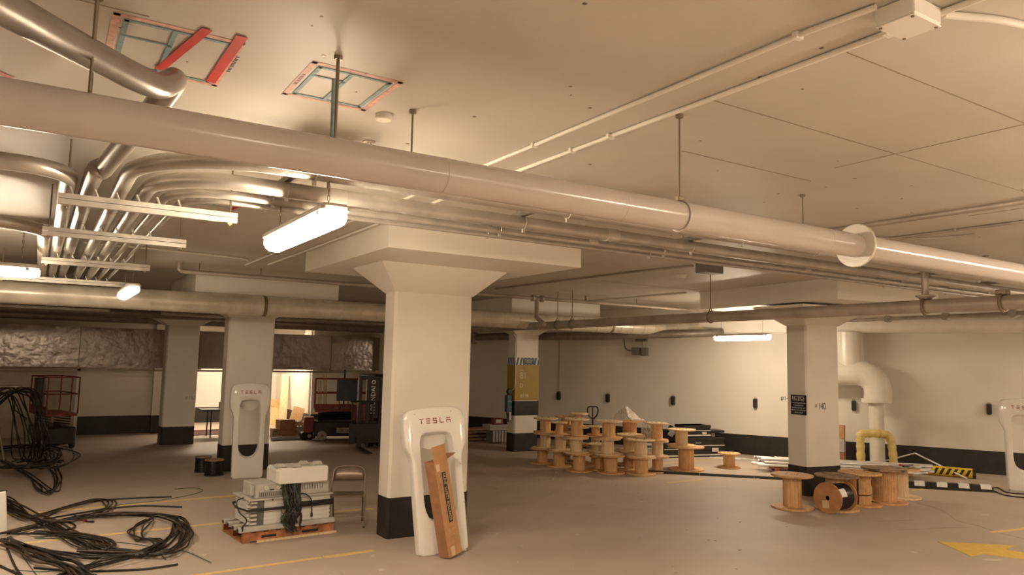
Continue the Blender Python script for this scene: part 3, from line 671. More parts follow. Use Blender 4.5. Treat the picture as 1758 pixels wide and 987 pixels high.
# cardboard box in the first shell
a = onz(757, 960); b = onz(792, 948)
t = thing('cardboard_box', 'tall brown cardboard box leaning in the window of the foreground shell', 'box', (a.x+.07, a.y-.06, .02), (-.13, -.14, rot+.42))
W, D, H_ = .215, .14, 1.06
MB().box(0, W, 0, .006, 0, H_+.16).build('front_panel', CARD, t, 'front board with its flap standing up')
MB().box(-.006, 0, 0, D, 0, H_).build('side_panel', CARD2, t, 'side board with shade put into its darker colour'); MB().box(W, W+.006, 0, D, 0, H_).build('side_panel', CARD, t); MB().box(0, W, D-.006, D, 0, H_).build('back_panel', CARD, t); MB().box(0, W, 0, D, -.006, 0).build('base_panel', CARD2, t)  # shade of the left side is painted in with the darker cardboard
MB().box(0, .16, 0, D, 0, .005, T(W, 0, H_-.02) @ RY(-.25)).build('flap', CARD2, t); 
st = MB().box(.09, .155, -.002, 0, .36, .92).build('label_stripe', DARKP, t, 'black stripe with pale lettering')
text('lettering', 'ULINE  SAFETY BOLLARDS', .052, TAPE, st, T(.122, -.0025, .64) @ FRONT @ RZ(-PI/2), ext=.0004, sx=.86)
MB().box(.05, .11, -.002, 0, .0, .1).build('tape_patch', TAPE, t); MB().box(.02, .075, -.002, 0, .94, 1.02).build('tape_patch', TAPE, t)
for x0, x1, z0, z1 in ((.06, .15, .305, .31), (.10, .105, .27, .31), (.08, .145, .2, .204), (.07, .072, .12, .2), (.14, .142, .12, .2), (.07, .14, .12, .122)): MB().box(x0, x1, -.0015, 0, z0, z1).build('printed_mark', CARD2, t)
text('printed_text', 'HOLD HERE', .022, CARD2, t, T(.05, -.0015, .75) @ FRONT @ RZ(-PI/2), ext=.0004)
# ================================================================== FOLDING CHAIR
def chair():
    fl_, fr_, bl_, br_ = onz(571, 911), onz(631, 905), onz(574, 897), onz(619, 896)
    c = (onz(574, 908)+onz(630, 903))/2
    t = thing('folding_chair', 'brown metal folding chair behind the pallet, empty, beside the middle column', 'chair', (c.x, c.y+.15, 0), -.40); t.scale = (1.06, .95, .92)
    r = .011; hw = .21
    MB().tube(catmull([(-hw, -.17, 0), (-hw, .02, .42), (-hw+.01, .12, .62), (-hw+.015, .15, .70), (-hw+.06, .17, .79), (0, .172, .81), (hw-.06, .17, .79), (hw-.015, .15, .70), (hw-.01, .12, .62), (hw, .02, .42), (hw, -.17, 0)], 5), r, 8).build('front_frame', CHAIR, t, 'bent tube of front legs and back')
    MB().tube([(-hw+.03, .26, 0), (-hw+.03, -.06, .44)], r, 8).build('rear_leg', CHAIR, t); MB().tube([(hw-.03, .26, 0), (hw-.03, -.06, .44)], r, 8).build('rear_leg', CHAIR, t)
    MB().tube([(-hw, -.11, .14), (hw, -.11, .14)], .007, 8).build('stretcher', CHAIR, t); MB().tube([(-hw+.03, .2, .12), (hw-.03, .2, .12)], .007, 8).build('stretcher', CHAIR, t)
    MB().bbox(-.19, .19, -.19, .17, .425, .45, .01).build('seat', CHAIR, t, bevel=.01)
    K = 10; vs = []
    for i in range(K+1):
        x = -.19+.38*i/K; y = .025*(1-(x/.19)**2)
        top = .785-.04*max(0, abs(x)/.19-.55)**2*8
        vs += [(x, .125+y*0+.012, .60), (x, .15+y, .68), (x, .165, top), (x, .175, top), (x, .16+y, .68), (x, .14, .60)]
    fs = [(i*6+k, i*6+(k+1) % 6, (i+1)*6+(k+1) % 6, (i+1)*6+k) for i in range(K) for k in range(6)]+[tuple(range(6))[::-1], tuple(range(K*6, K*6+6))]
    MB().add(vs, fs, None, True).build('backrest', CHAIR, t)
    for x in (-hw, hw): MB().lathe([(0, 0), (.015, 0), (.014, .02), (0, .02)], 10, T(x, -.17, 0)).build('foot_cap', DARKP, t)
chair()
# ================================================================== PALLET AND MODULES
pa, pb = onz(416, 934), onz(570, 914)
prot = math.atan2((pb-pa).y, (pb-pa).x); PM = T(pa.x, pa.y) @ RZ(prot); PL = 1.13; PD = .80
print('pallet len', (pb-pa).length, prot, pa)
def pthing(name, label, cat, x, y, z, r=0., g=None): q = PM @ Vector((x, y, z)); return thing(name, label, cat, tuple(q), prot+r, g)
t = pthing('wooden_pallet', 'reddish wooden pallet under the stacked electronics', 'pallet', 0, 0, 0)
for y in (0, .38, .76):
    MB().box(0, PL, y, y+.038, .018, .112).build('stringer', PALL, t)
for i in range(8): MB().box(i*.15, i*.15+.09, -.01, PD+.01, .112, .130).build('deck_board', PALL, t)
for i in (0, 3, 6): MB().box(i*.17, i*.17+.09, 0, PD, 0, .018).build('bottom_board', PALL, t)
MB().box(.16, PL+.03, -.03, .0, 0, .025).build('split_board', PINE2, t, 'pale splintered board along the front foot')
for x0, x1 in ((.22, .40), (.72, .93)): MB().box(x0, x1, -.0015, .0, .045, .075).build('notch', DARKP, t)
# grey extruded rails
for i, y in enumerate((-.04, .14, .34, .54)):
    q = pthing('metal_rail', ('front', 'second', 'third', 'rear')[i]+' grey rail laid across the pallet under the modules', 'rail', -.06, y, .131, g='rails under the modules')
    MB().bbox(0, PL+.06, 0, .075, 0, .06, .01).build('bar', GREY, q); MB().lathe([(0, 0), (.02, 0), (.02, .01), (0, .01)], 10, T(0, .037, .03) @ RY(-PI/2)).build('end_plug', DARKP, q)
def module(label, x, y, z, L, D, H, fins=True, g='stacked grey modules', nm='power_module'):
    q = pthing(nm, label, 'electronics', x, y, z, 0, g)
    MB().bbox(0, L, 0, D, 0, H+.0015, .001).build('case', LGREY, q)
    return q
lay = .046
for i in range(6):
    z_ = .192+i*(lay+.002)
    for k, (x, L) in enumerate(((.08, .47), (.60, .47))):
        lb = f'{("left", "right")[k]} thin grey module, '+('lowest', 'second from the bottom', 'third from the bottom', 'fourth from the bottom', 'fifth from the bottom', 'topmost')[i]+' of the pallet stack'
        q = module(lb, x, .02, z_, L, .56, lay)
        if k == 0:
            MB().box(.0, .16, -.006, .0, .0, lay+.001).build('connector_face', VENT, q, 'dark louvred face')
            for c in range(4): MB().box(.0+c*.012, .075-c*.012+.0, -.010-c*.004, -.006, .012+c*.003, .034-c*.003).build('pin', LGREY, q)
            MB().bbox(-.035, .0, .02, .08, .01, .045, .004).build('handle', LGREY, q)
        else: MB().bbox(L, L+.02, .02, .08, .01, .045, .004).build('handle', LGREY, q)
zt = .192+6*(lay+.002)
t = pthing('cover_sheet', 'thin grey sheet lid on the left half of the module stack', 'lid', .04, -.02, zt)
MB().bbox(0, .50, 0, .62, 0, .018, .004).build('sheet', GREY, t)
for x in (.28, .42): MB().box(x, x+.012, -.006, .0, -.01, .01).build('clip', DARKP, t)
t = pthing('cover_sheet', 'thin grey sheet lid on the right half of the module stack', 'lid', .58, -.02, zt)
MB().bbox(0, .52, 0, .62, 0, .018, .004).build('sheet', GREY, t)
for x in (.3, .45): MB().lathe([(0, 0), (.012, 0), (.01, .012), (0, .012)], 8, T(x, .08, .018)).build('bolt', DARKP, t)
z1 = zt+.019
t = pthing('power_unit', 'pale metal power unit with round sockets on the left of the pallet', 'electronics', .14, .03, z1, .06)
MB().bbox(0, .42, 0, .42, 0, .165, .006).build('case', GREY, t)
for x in (.12, .27): MB().lathe([(0, 0), (.03, 0), (.026, .02), (.012, .022), (0, .01)], 14, T(x, 0, .115) @ RX(PI/2)).build('socket', LGREY, t)
for x in (.17, .29): MB().box(x, x+.05, -.004, 0, .085, .10).build('slot', DARKP, t)
MB().box(.04, .4, -.003, 0, .015, .07).build('vent_panel', VENT, t)
for i in range(14): MB().box(.045+i*.026, .053+i*.026, -.006, 0, .015, .07).build('vent_rib', GREY, t)
MB().bbox(-.05, 0, .05, .15, .03, .15, .01).build('side_lug', GREY, t)
t = pthing('vented_unit', 'grey unit with comb vents under the white cabinet on the pallet', 'electronics', .60, .04, z1)
MB().bbox(0, .46, 0, .46, 0, .143, .006).build('case', GREY, t); MB().box(.03, .38, -.003, 0, .06, .125).build('vent_panel', VENT, t)
for i in range(16): MB().box(.035+i*.0215, .044+i*.0215, -.007, 0, .06, .125).build('vent_rib', LGREY, t)
t = pthing('white_cabinet', 'white rounded cabinet with four caps on top of the pallet load', 'electronics', .36, -.02, z1+.145+.0, -.04)
MB().bbox(0, .66, 0, .42, 0, .20, .03).build('body', LGREY, t)
MB().bbox(.03, .64, -.012, .01, .01, .2, .008).build('front_cover', SHELL, t)
for x, y in ((.06, .10), (.24, .05), (.40, .22), (.55, .14)): MB().add([(x-.055, y-.06, .205), (x+.055, y-.06, .205), (x+.055, y+.06, .205), (x-.055, y+.06, .205), (x-.03, y-.03, .245), (x+.04, y-.03, .245), (x+.04, y+.03, .245), (x-.03, y+.03, .245)], [(4, 5, 6, 7), (0, 1, 5, 4), (1, 2, 6, 5), (2, 3, 7, 6), (3, 0, 4, 7)]).build('cap', GREY, t)
# strap and hanging harness
t = pthing('ratchet_strap', 'black strap pulled round the module stack', 'strap', 0, 0, 0)
zs = .37
MB().tube([(-.0, -.01, zs+.02), (.05, -.015, zs), (.55, -.02, zs), (1.10, -.015, zs+.03), (1.13, .3, zs+.04), (1.1, .62, zs+.03), (.05, .62, zs), (-.0, .3, zs), (-.0, -.01, zs+.02)], .012, 8).build('strap_lower', DARKP, t)
MB().box(.60, 1.1, -.026, -.014, zs-.012, zs+.055).build('strap_web', DARKP, t); MB().box(.02, .55, -.024, -.014, zs-.005, zs+.02).build('strap_web', DARKP, t)
random.seed(21)
for i in range(26):
    x0 = .54+random.uniform(-.06, .07); pts = []
    t = pthing('harness_cable', 'thin black or green lead tumbling down the gap in the module stack', 'cable', 0, 0, 0, g='leads hanging in the module stack')
    y = -.035-random.random()*.03
    pts = [(x0+random.uniform(-.08, .1), .02, z1+.16+random.uniform(-.1, .1))]+[(x0+random.uniform(-.08, .08), y, zt+.05-k*.085+random.uniform(-.03, .03)) for k in range(1, 5+random.randint(0, 1))]
    MB().tube(catmull(pts, 5), random.uniform(.005, .011), 6).build('lead', (GRN if i % 13 == 5 else DARKP), t)
for pts, lb in (([(.62, -.03, z1+.03), (.72, -.06, z1+.02), (.80, -.05, zt-.04), (.82, -.03, zt-.15), (.82, -.03, zt-.2)], 'black lead with plug drooping over the right modules'), ([(-.0, .05, z1+.02), (-.09, -.0, z1-.0), (-.07, -.04, zt-.1), (.02, -.05, zt-.2), (-.02, -.03, zt-.28)], 'black cable looping round the left end of the modules')):
    t = pthing('power_lead', lb, 'cable', 0, 0, 0); MB().tube(catmull(pts, 6), .008, 6).build('lead', RUB, t); e = pts[-1]; MB().bbox(e[0]-.012, e[0]+.012, e[1]-.012, e[1]+.012, e[2]-.05, e[2], .004).build('plug', DARKP, t)
# ================================================================== CABLE SPOOLS
SPN = [0]
def spool(label, x, y, z, R, H, rd, m=PINE, rot=None, tilt=None, group='empty wooden cable spools', ft=.028, m2=None, nst=14, name='cable_spool'):
    a = random.random()*6 if rot is None else rot
    t = thing(name, label, 'spool', (x, y, z), tilt or (0, 0, a), group)
    m2 = m2 or m
    for z0 in (0, H-ft):
        MB().lathe([(.028, z0), (R-.006, z0), (R, z0+.006), (R, z0+ft-.006), (R-.006, z0+ft), (.028, z0+ft), (.028, z0)], 32).build('flange', m2 if z0 else m, t)
    mb = MB()
    for i in range(nst):
        a0, a1 = 2*PI*i/nst+.012, 2*PI*(i+1)/nst-.012; r0 = rd*(1+random.uniform(-.012, .012))
        am = (a0+a1)/2
        mb.prism([(r0*math.cos(a0), r0*math.sin(a0)), (r0*1.01*math.cos(am), r0*1.01*math.sin(am)), (r0*math.cos(a1), r0*math.sin(a1)), ((r0-.02)*math.cos(a1), (r0-.02)*math.sin(a1)), ((r0-.02)*math.cos(a0), (r0-.02)*math.sin(a0))], ft, H-ft)
    mb.lathe([(rd-.012, ft), (rd-.012, H-ft)], 20)
    mb.build('drum', m, t, 'drum of narrow staves')
    for i in range(4):
        an = a+i*PI/2
        MB().lathe([(0, 0), (.012, 0), (.009, .008), (0, .009)], 8, T(rd*.8*math.cos(an), rd*.8*math.sin(an), H)).build('bolt', RODM, t)
    return t
def stack(desc, cx, ybase, wpx, tiers, rdr=.45, mats=None):
    # tiers: (centre x shift px, y of lower flange, y of upper flange)
    c = onz(cx, ybase); D = dep(c); R = wpx/2*D/F; z = 0.
    n = len(tiers)
    for i, (sx, ya, yb, kR) in enumerate(tiers):
        q = c+RT*(sx*D/F); H = (ya-yb)*D/F
        rank = 'only' if n == 1 else ('bottom' if i == 0 else ('top' if i == n-1 else 'middle'))
        spool(f'{rank} wooden spool of {desc}', q.x, q.y, z, R*kR, H, R*kR*rdr*(1 if i else .98), (mats or [PINE, PINE2, PINE])[i % 3], m2=PINE2 if random.random() < .4 else None)
        z += H+.001
k = 1/7.59
X = lambda v: 880+v*k
Y_ = lambda v: 690+v*k
stack('the leftmost stack beside the striped column', X(390), Y_(800), 42, [(0, Y_(812), Y_(612), 1), (4, Y_(588), Y_(392), .97), (4, Y_(385), Y_(192), 1)])
stack('the second stack from the left', X(603), Y_(840), 43, [(0, Y_(845), Y_(632), 1), (2, Y_(620), Y_(425), .97), (0, Y_(415), Y_(248), .66)])
stack('the short-legged third stack, in the front row', X(865), Y_(900), 47, [(0, Y_(905), Y_(672), 1), (-6, Y_(672), Y_(470), .94), (-5, Y_(465), Y_(225), .92)])
stack('the fourth stack, below the plastic bag', X(1280), Y_(925), 49, [(0, Y_(930), Y_(695), 1), (-6, Y_(690), Y_(478), .93), (-4, Y_(470), Y_(242), .97)], rdr=.47)
# rows behind
stack('the stack behind the second one', X(690), Y_(770), 40, [(0, Y_(770), Y_(575), 1), (1, Y_(570), Y_(378), 1), (0, Y_(375), Y_(182), .95)])
stack('the tallest stack behind the third one', X(850), Y_(790), 34, [(0, Y_(790), Y_(555), 1.1), (0, Y_(550), Y_(322), 1.1), (1, Y_(318), Y_(142), .97)])
stack('the stack in the gap under the pallet jack', X(1080), Y_(830), 34, [(0, Y_(830), Y_(640), 1), (0, Y_(635), Y_(435), 1), (0, Y_(430), Y_(308), .95)])
stack('the half hidden stack behind the fourth', X(1130), Y_(885), 36, [(0, Y_(885), Y_(700), 1), (-2, Y_(655), Y_(500), 1)])
k2 = 1/7.31
X = lambda v: 1050+v*k2
Y_ = lambda v: 690+v*k2
stack('the stack carrying the plastic bag', X(222), Y_(790), 54, [(0, Y_(790), Y_(610), .9), (0, Y_(606), Y_(432), .8), (0, Y_(428), Y_(230), 1)], rdr=.44)
bagpos = onz(X(222), Y_(790)); bagD = dep(bagpos); bagz = (790-230)*k2*bagD/F
stack('the pale-topped pair in front of the bag stack', X(225), Y_(850), 46, [(0, Y_(850), Y_(620), .85), (0, Y_(620), Y_(408), 1)], rdr=.46)
stack('the nearest pair at the front of the crowd', X(372), Y_(905), 50, [(0, Y_(910), Y_(692), 1), (-1, Y_(678), Y_(462), .97)], rdr=.46)
stack('the narrow stack right of the crowd', X(575), Y_(880), 38, [(0, Y_(885), Y_(690), 1), (0, Y_(688), Y_(492), 1), (-1, Y_(490), Y_(270), 1.03)], rdr=.5)
stack('the free-standing pair right of the crowd', X(937), Y_(850), 61, [(0, Y_(858), Y_(565), 1), (-8, Y_(555), Y_(345), .79)], rdr=.44)
stack('its own, low on the light floor by the wall', X(1475), Y_(825), 38, [(0, Y_(830), Y_(645), 1)], rdr=.52)
for o in [o for o in bpy.data.objects if o.get('label', '').startswith('only wooden spool of its own')]: o['label'] = 'single low wooden spool standing alone on the light floor by the wall'
# spools round the right column
def single(label, cx, y0, y1, wpx, rdr, m, m2=None, nst=14, **kw):
    c = onz(cx, y0); D = dep(c); return spool(label, c.x, c.y, 0, wpx/2*D/F, (y0-y1)*D/F*1.0, wpx/2*D/F*rdr, m, m2=m2, ft=.03, nst=nst, **kw)
spool_a = single('wooden spool left of the right column, nearest its black foot', 1360.5, 872, 815, 70, .44, PINE, PLY)
single('brown-topped spool behind the reel of black cable', 1437, 874, 816, 71, .50, PINE, OLDW)
s3 = single('wooden spool tied with a black strap, right of the cable reel', 1477, 866, 811, 70, .50, PLY, PINE)
single('large weathered grey-topped spool with a smooth wide drum', 1519, 862, 804, 73, .52, PLY, OLDW, nst=40)
s5 = single('pale spool furthest right with scraps on its top', 1546, 854, 804, 64, .40, PINE2, PINE)
# strap on the third spool
c = s3.location; R3 = 35*dep(c)/F*.5+.0
H3 = 55*dep(c)/F
v = Vector((-c.x, -c.y, 0)).normalized(); sd = Vector((-v.y, v.x, 0))
mz = s3.matrix_basis.copy(); iv = (T(*c) @ RZ(s3.rotation_euler.z)).inverted()
pp = [c+v*(R3+.006)+sd*-.03+Vector((0, 0, z_)) for z_ in (.03, H3*.5, H3-.03)]
MB().tube([iv @ p_ for p_ in pp], .012, 6).build('strap', DARKP, s3, 'black strap')
MB().tube([((R3+.004)*math.cos(a), (R3+.004)*math.sin(a), H3*.33) for a in [i*PI/12 for i in range(24)]], .008, 6, closed=True).build('strap', DARKP, s3, 'black strap')
# scraps on s5
c5 = s5.location; H5 = 50*dep(c5)/F
t = thing('scrap_pile', 'grey board scraps and a black bracket on the furthest right spool', 'scrap', (c5.x-.05, c5.y, H5))
MB().box(-.28, .15, -.12, .10, .0, .02, RZ(.3)).build('board', PALEG, t); MB().box(-.1, .35, -.10, .08, .02, .04, RZ(-.35) @ RY(-.04)).build('board', PALEG, t)
MB().tube([(-.05, -.12, .05), (.2, -.14, .05), (.3, -.1, .02)], .018, 6).build('bracket', DARKP, t); MB().bbox(.02, .08, -.06, 0, .04, .065, .005).build('scrap', REDT, t)
# reel of black cable on its side
c = onz(1421, 882); D = dep(c); Rr = 26.5*D/F
ax = (RT*.80+Vector((FW.x, FW.y, 0))*.58); ax.z = 0; ax.normalize()
t = thing('cable_reel', 'wooden reel full of glossy black cable lying on its side by the right column', 'reel', (c.x, c.y, Rr), 0)
q = Vector((0, 0, 1)).rotation_difference(ax).to_matrix().to_4x4()
Lr = .44
for z0, nm in ((0, 'near'), (Lr-.02, 'far')):
    MB().lathe([(.035, z0), (Rr-.004, z0), (Rr, z0+.004), (Rr, z0+.018), (Rr-.004, z0+.022), (.035, z0+.022), (.035, z0)], 36, q).build('flange', mat('reel_face', (.50, .24, .10), .5, noise=.1, scale=7), t)
mb = MB()
n = 24
for i in range(n):
    z0 = .024+(Lr-.05)*i/n
    mb.lathe([(Rr*.80, z0), (Rr*.84, z0+.25*(Lr-.05)/n), (Rr*.84, z0+.75*(Lr-.05)/n), (Rr*.80, z0+(Lr-.05)/n)], 28, q, smooth=True)
mb.build('cable_winding', mat('glossy_cable', (.015, .013, .012), .2), t, 'glossy black cable turns')
MB().lathe([(Rr*.86, .1), (Rr*.86, .28)], 8, q @ RZ(2.9) @ T(0, 0, 0)).build('label_sleeve', DARKP, t) if 0 else None
vs = []
for zz_ in (.05, .2):
    for i in range(6):
        a = i*.12; vs.append(q @ Vector((Rr*.85*math.cos(a), Rr*.85*math.sin(a), zz_)))
best = None
def facing(a): return (q.to_3x3() @ Vector((math.cos(a), math.sin(a), 0))).dot((C0-Vector((c.x, c.y, Rr))).normalized())
a0 = max([i*PI/36 for i in range(72)], key=facing)-.5
vs = [q @ Vector((Rr*.855*math.cos(a0+i*.11), Rr*.855*math.sin(a0+i*.11), zz_)) for zz_ in (.06, .22) for i in range(7)]
MB().add(vs, [(i, i+1, i+8, i+7) for i in range(6)]).build('paper_label', SIGNW, t)
MB().box(-.06, .05, -.05, .06, -.003, 0, q @ T(.1, .03, 0)).build('paper_label', TAPE, t)
# plastic bag on its stack
t = thing('plastic_bag', 'crumpled clear plastic sheet heaped on a spool stack and hanging down', 'bag', (bagpos.x, bagpos.y, bagz))
n = 26; vs = []; rnd = random.Random(5)
hs = {}
for i in range(n):
    for j in range(n):
        u, v_ = i/(n-1)*2-1, j/(n-1)*2-1; r = math.hypot(u, v_)
        h = max(0, .30*(1-abs(u+.25)*1.0-abs(v_)*.7))+rnd.uniform(0, .035)*(r < .95)
        x = RT*(u*.33)+Vector((FW.x, FW.y, 0))*(v_*.27)
        vs.append((x.x, x.y, h*1.0+.004))
MB().add(vs, [(i*n+j, (i+1)*n+j, (i+1)*n+j+1, i*n+j+1) for i in range(n-1) for j in range(n-1)], None, False).build('sheet', PLAST, t)
vs = []; n = 10
for i in range(n):
    for j in range(n):
        x = RT*(.20+.22*i/(n-1))+Vector((FW.x, FW.y, 0))*(-.33+rnd.uniform(-.02, .02))
        vs.append((x.x, x.y, -.0-.40*j/(n-1)+rnd.uniform(-.01, .01)))
MB().add(vs, [(i*n+j, (i+1)*n+j, (i+1)*n+j+1, i*n+j+1) for i in range(n-1) for j in range(n-1)]).build('hanging_sheet', PLAST, t)
# two black drums by the left column
for px, lb in ((372, 'black cable drum at the foot of the left column, the nearer one'), (352, 'black cable drum behind the other at the foot of the left column')):
    c = onz(px if px > 360 else 353, 812 if px > 360 else 806); D = dep(c)
    t = thing('cable_drum', lb, 'drum', (c.x-.1, c.y-.25, 0), 0)
    R = .17 if px > 360 else .15
    MB().lathe([(0, 0), (R, 0), (R, .02), (0, .02)], 24).build('flange', DARKP, t); MB().lathe([(0, .27), (R, .27), (R, .29), (0, .29)], 24).build('flange', OLDW, t, 'worn wooden top')
    mb = MB()
    for i in range(12): mb.lathe([(R*.9, .02+i*.0208), (R*.95, .025+i*.0208), (R*.95, .035+i*.0208), (R*.9, .0408+i*.0208)], 20, None, True)
    mb.build('cable_winding', MATS['glossy_cable'], t)
# ================================================================== RIGHT WALL FURNITURE
for i, (x, y) in enumerate(((822, 676), (960, 679), (1044, 683), (1156, 687), (1297, 692), (1466, 696), (1698, 702))):
    if i == 0: q = ony(x, y, 20.7)
    else: q = onwall(x, y, .0)
    nm = ('left of the B1 column, on a long cord', 'right of the B1 column, on a long cord', 'above the pallet jack', 'above the free-standing pair of spools', 'left of the NOTICE column', 'between the right column and the white pipe', 'next to the right-edge charger shell')[i]
    t = thing('wall_holster', f'black charging connector holster {nm}', 'holster', tuple(q), (WROT if i else 0), 'black holsters along the wall')
    MB().add([], [])
    s_ = -1 if (i == 0 or (RZ(WROT).to_3x3() @ Vector((0, -1, 0))).dot(WN) > 0) else 1
    pol = [(a*.7, b*.64) for a, b in ((-.075, -.15), (-.045, -.20), (.045, -.20), (.075, -.15), (.075, .14), (.05, .18), (-.05, .18), (-.075, .14))]
    vs = [(a, 0, b) for a, b in pol]+[(a*.8, s_*.09, b*.9) for a, b in pol]; n = 8
    MB().add(vs, [tuple(range(n)), tuple(range(n, 2*n))[::-1]]+[(j, (j+1) % n, n+(j+1) % n, n+j) for j in range(n)]).build('body', DARKP, t)
    MB().tube([(-.02, s_*.03, .10), (-.02, s_*.03, .145), (.02, s_*.03, .145), (.02, s_*.03, .10)], .007, 6).build('hook', PALEG, t)
    if i < 2: MB().tube([(0, s_*.03, .13), (0, s_*.03, 1.75 if i else 1.45)], .012, 6).build('cord', PALEG, t)
t = thing('sensor_box', 'pair of grey control boxes on a bent conduit below the dark pipe', 'junction box', tuple(onwall(1098, 603, .25)), WROT)
MB().bbox(-.2, .02, -.08, .08, -.1, .1, .01).build('box', GBOX, t); MB().bbox(.05, .22, -.08, .08, -.12, .1, .01).build('box', GBOX, t); MB().bbox(-.1, .2, -.08, .08, .26, .34, .01).build('mounting_plate', GBOX, t)
MB().tube([(.1, 0, .1), (.1, 0, .28)], .02, 8).build('post', PALEG, t)
MB().tube(catmull([(-.2, 0, .02), (-.34, 0, .03), (-.42, 0, .12), (-.45, 0, .35), (-.47, 0, .5)], 5), .02, 8).build('bent_conduit', GBOX, t)
t = thing('bent_pipe', 'dark elbow conduit on the wall left of the B1 column', 'conduit', tuple(ony(812, 605, 20.6)))
MB().tube([(-.25, 0, 0), (.1, 0, 0), (.18, 0, -.05), (.19, 0, -.14)], .03, 8).build('conduit_run', GBOX, t)
q = onwall(1350, 684, .005); text_o = text('wall_number', '#141', .15, INK, None, T(*q) @ RZ(WROT if s_ == -1 else WROT) @ FRONT, sx=.85)
tag(text_o, 'grey painted number on the wall cut off by the right column', 'number')
# yellow foam wrapped hoop guard round the down pipe
g0 = onz(1482, 797); g1 = onz(1532, 797); 
q = wq(1503, 790)
pv = Vector((RT.x, RT.y, 0)).normalized(); fr = Vector((q.x, q.y, 0))*.975
D = dep(fr); hw = 25*D/F; top = vert(1505, 745, fr)
t = thing('pipe_guard', 'yellow foam-wrapped hoop guard in front of the white down pipe', 'guard', (fr.x, fr.y, 0))
pts = [pv*-hw+Vector((0, 0, 0)), pv*-hw+Vector((0, 0, top*.6)), pv*-hw+Vector((0, 0, top*.93)), pv*(-hw*.8)+Vector((0, 0, top)), pv*0+Vector((0, 0, top*1.01)), pv*hw*.75+Vector((0, 0, top*.99)), pv*hw*1.05+Vector((0, 0, top*.86)), pv*hw*1.2+Vector((0, 0, top*.5)), pv*hw*1.25]
P_ = catmull(pts, 6); rs = [.085*(1+.1*math.sin(i*2.1)) for i in range(len(P_))]
MB().tube(P_, rs, 16).build('foam_wrap', YFOAM, t)
for i in (10, 26, 30): MB().tube([P_[i], P_[i]+(P_[i+1]-P_[i])*.35], .095, 14).build('tape_band', YPOST, t)
# yellow striped bollard sleeve lying on the floor
a, b = onz(1560, 812), onz(1676, 822)
a.z = b.z = .10
t = thing('striped_bollard', 'yellow bollard sleeve with black slashes lying along the wall', 'bollard', tuple(a))
dv = b-a; L = dv.length; Q = Vector((0, 0, 1)).rotation_difference(dv.normalized()).to_matrix().to_4x4()
MB().lathe([(.085, 0), (.1, .01), (.1, L-.01), (.09, L), (0, L)], 24, Q, True).build('sleeve', YPOST, t); MB().lathe([(.102, L-.06), (.104, L), (0, L+.004)], 24, Q).build('end_cap', DARKP, t)
fa = max([i*PI/36 for i in range(72)], key=lambda an: (Q.to_3x3() @ Vector((math.cos(an), math.sin(an), 0))).dot((C0-a).normalized()))
for i in range(10):
    z0 = .05+i*L/10.5; vs = []
    for j in range(7):
        an = fa+(-.7+j*.23); vs += [Q @ Vector((.1015*math.cos(an), .1015*math.sin(an), z0-j*.012)), Q @ Vector((.1015*math.cos(an), .1015*math.sin(an), z0+.055-j*.012))]
    MB().add(vs, [(2*j, 2*j+1, 2*j+3, 2*j+2) for j in range(6)]).build('slash_mark', DARKP, t)
# bent bright conduit leaning there
a, b, c, d = onz(1515, 798), wq(1540, 786, .3), wq(1571, 777, .25), onz(1660, 824)
b.z = vert(1540, 786, b); c.z = vert(1571, 778, c)
t = thing('bent_conduit', 'bright bent metal conduit lying against the wall foot over the striped bollard', 'conduit', (0, 0, 0))
MB().tube([wq(1513, 793, .35), b, c, (d.x, d.y, .03)], .018, 8).build('tube', BRIGHT, t)
# ramp strip: black with white blocks
a, b, c = onz(1110, 811), onz(1700, 842), onz(1500, 828)
t = thing('rubber_kerb', 'long low black rubber strip on the floor with white blocks at its right end', 'kerb', (a.x, a.y, 0), math.atan2((b-a).y, (b-a).x))
L = (b-a).length
nseg = 6
for i in range(nseg):
    x0, x1 = L*i/nseg+.005, L*(i+1)/nseg-.005; wd = .07 if i < 3 else .25; hk = .045 if i < 3 else .10; kk = .4 if i < 3 else .32
    MB().add([(x0, -wd, 0), (x1, -wd, 0), (x1, -wd*kk, hk), (x0, -wd*kk, hk), (x0, wd*kk, hk), (x1, wd*kk, hk), (x1, wd, 0), (x0, wd, 0)], [(0, 1, 2, 3), (3, 2, 5, 4), (4, 5, 6, 7), (0, 3, 4, 7), (1, 6, 5, 2)]).build('segment', DARKP, t)
dirx = (b-a).normalized()
for px in (1557, 1600, 1643, 1688):
    q = onz(px, 826+(px-1557)*.115); s = (q-a).dot(dirx)
    MB().add([(s-.11, -.19, .042), (s+.07, -.19, .042), (s+.10, -.082, .104), (s-.08, -.082, .104), (s+.13, .06, .104), (s-.05, .06, .104)], [(0, 1, 2, 3), (3, 2, 4, 5)]).build('white_block', SIGNW, t)
for pts in (((1690, 842), (1712, 838), (1728, 846), (1760, 849), (1800, 846)), ((1686, 835), (1705, 843), (1730, 852), (1790, 858))):
    t = thing('loose_cable', 'black cable on the floor by the right-edge charger shell', 'cable', (0, 0, 0), 0, 'cables by the right shell'); MB().tube(catmull([onz(*q)+Vector((0, 0, .012)) for q in pts], 5), .012, 6).build('cable', RUB, t)
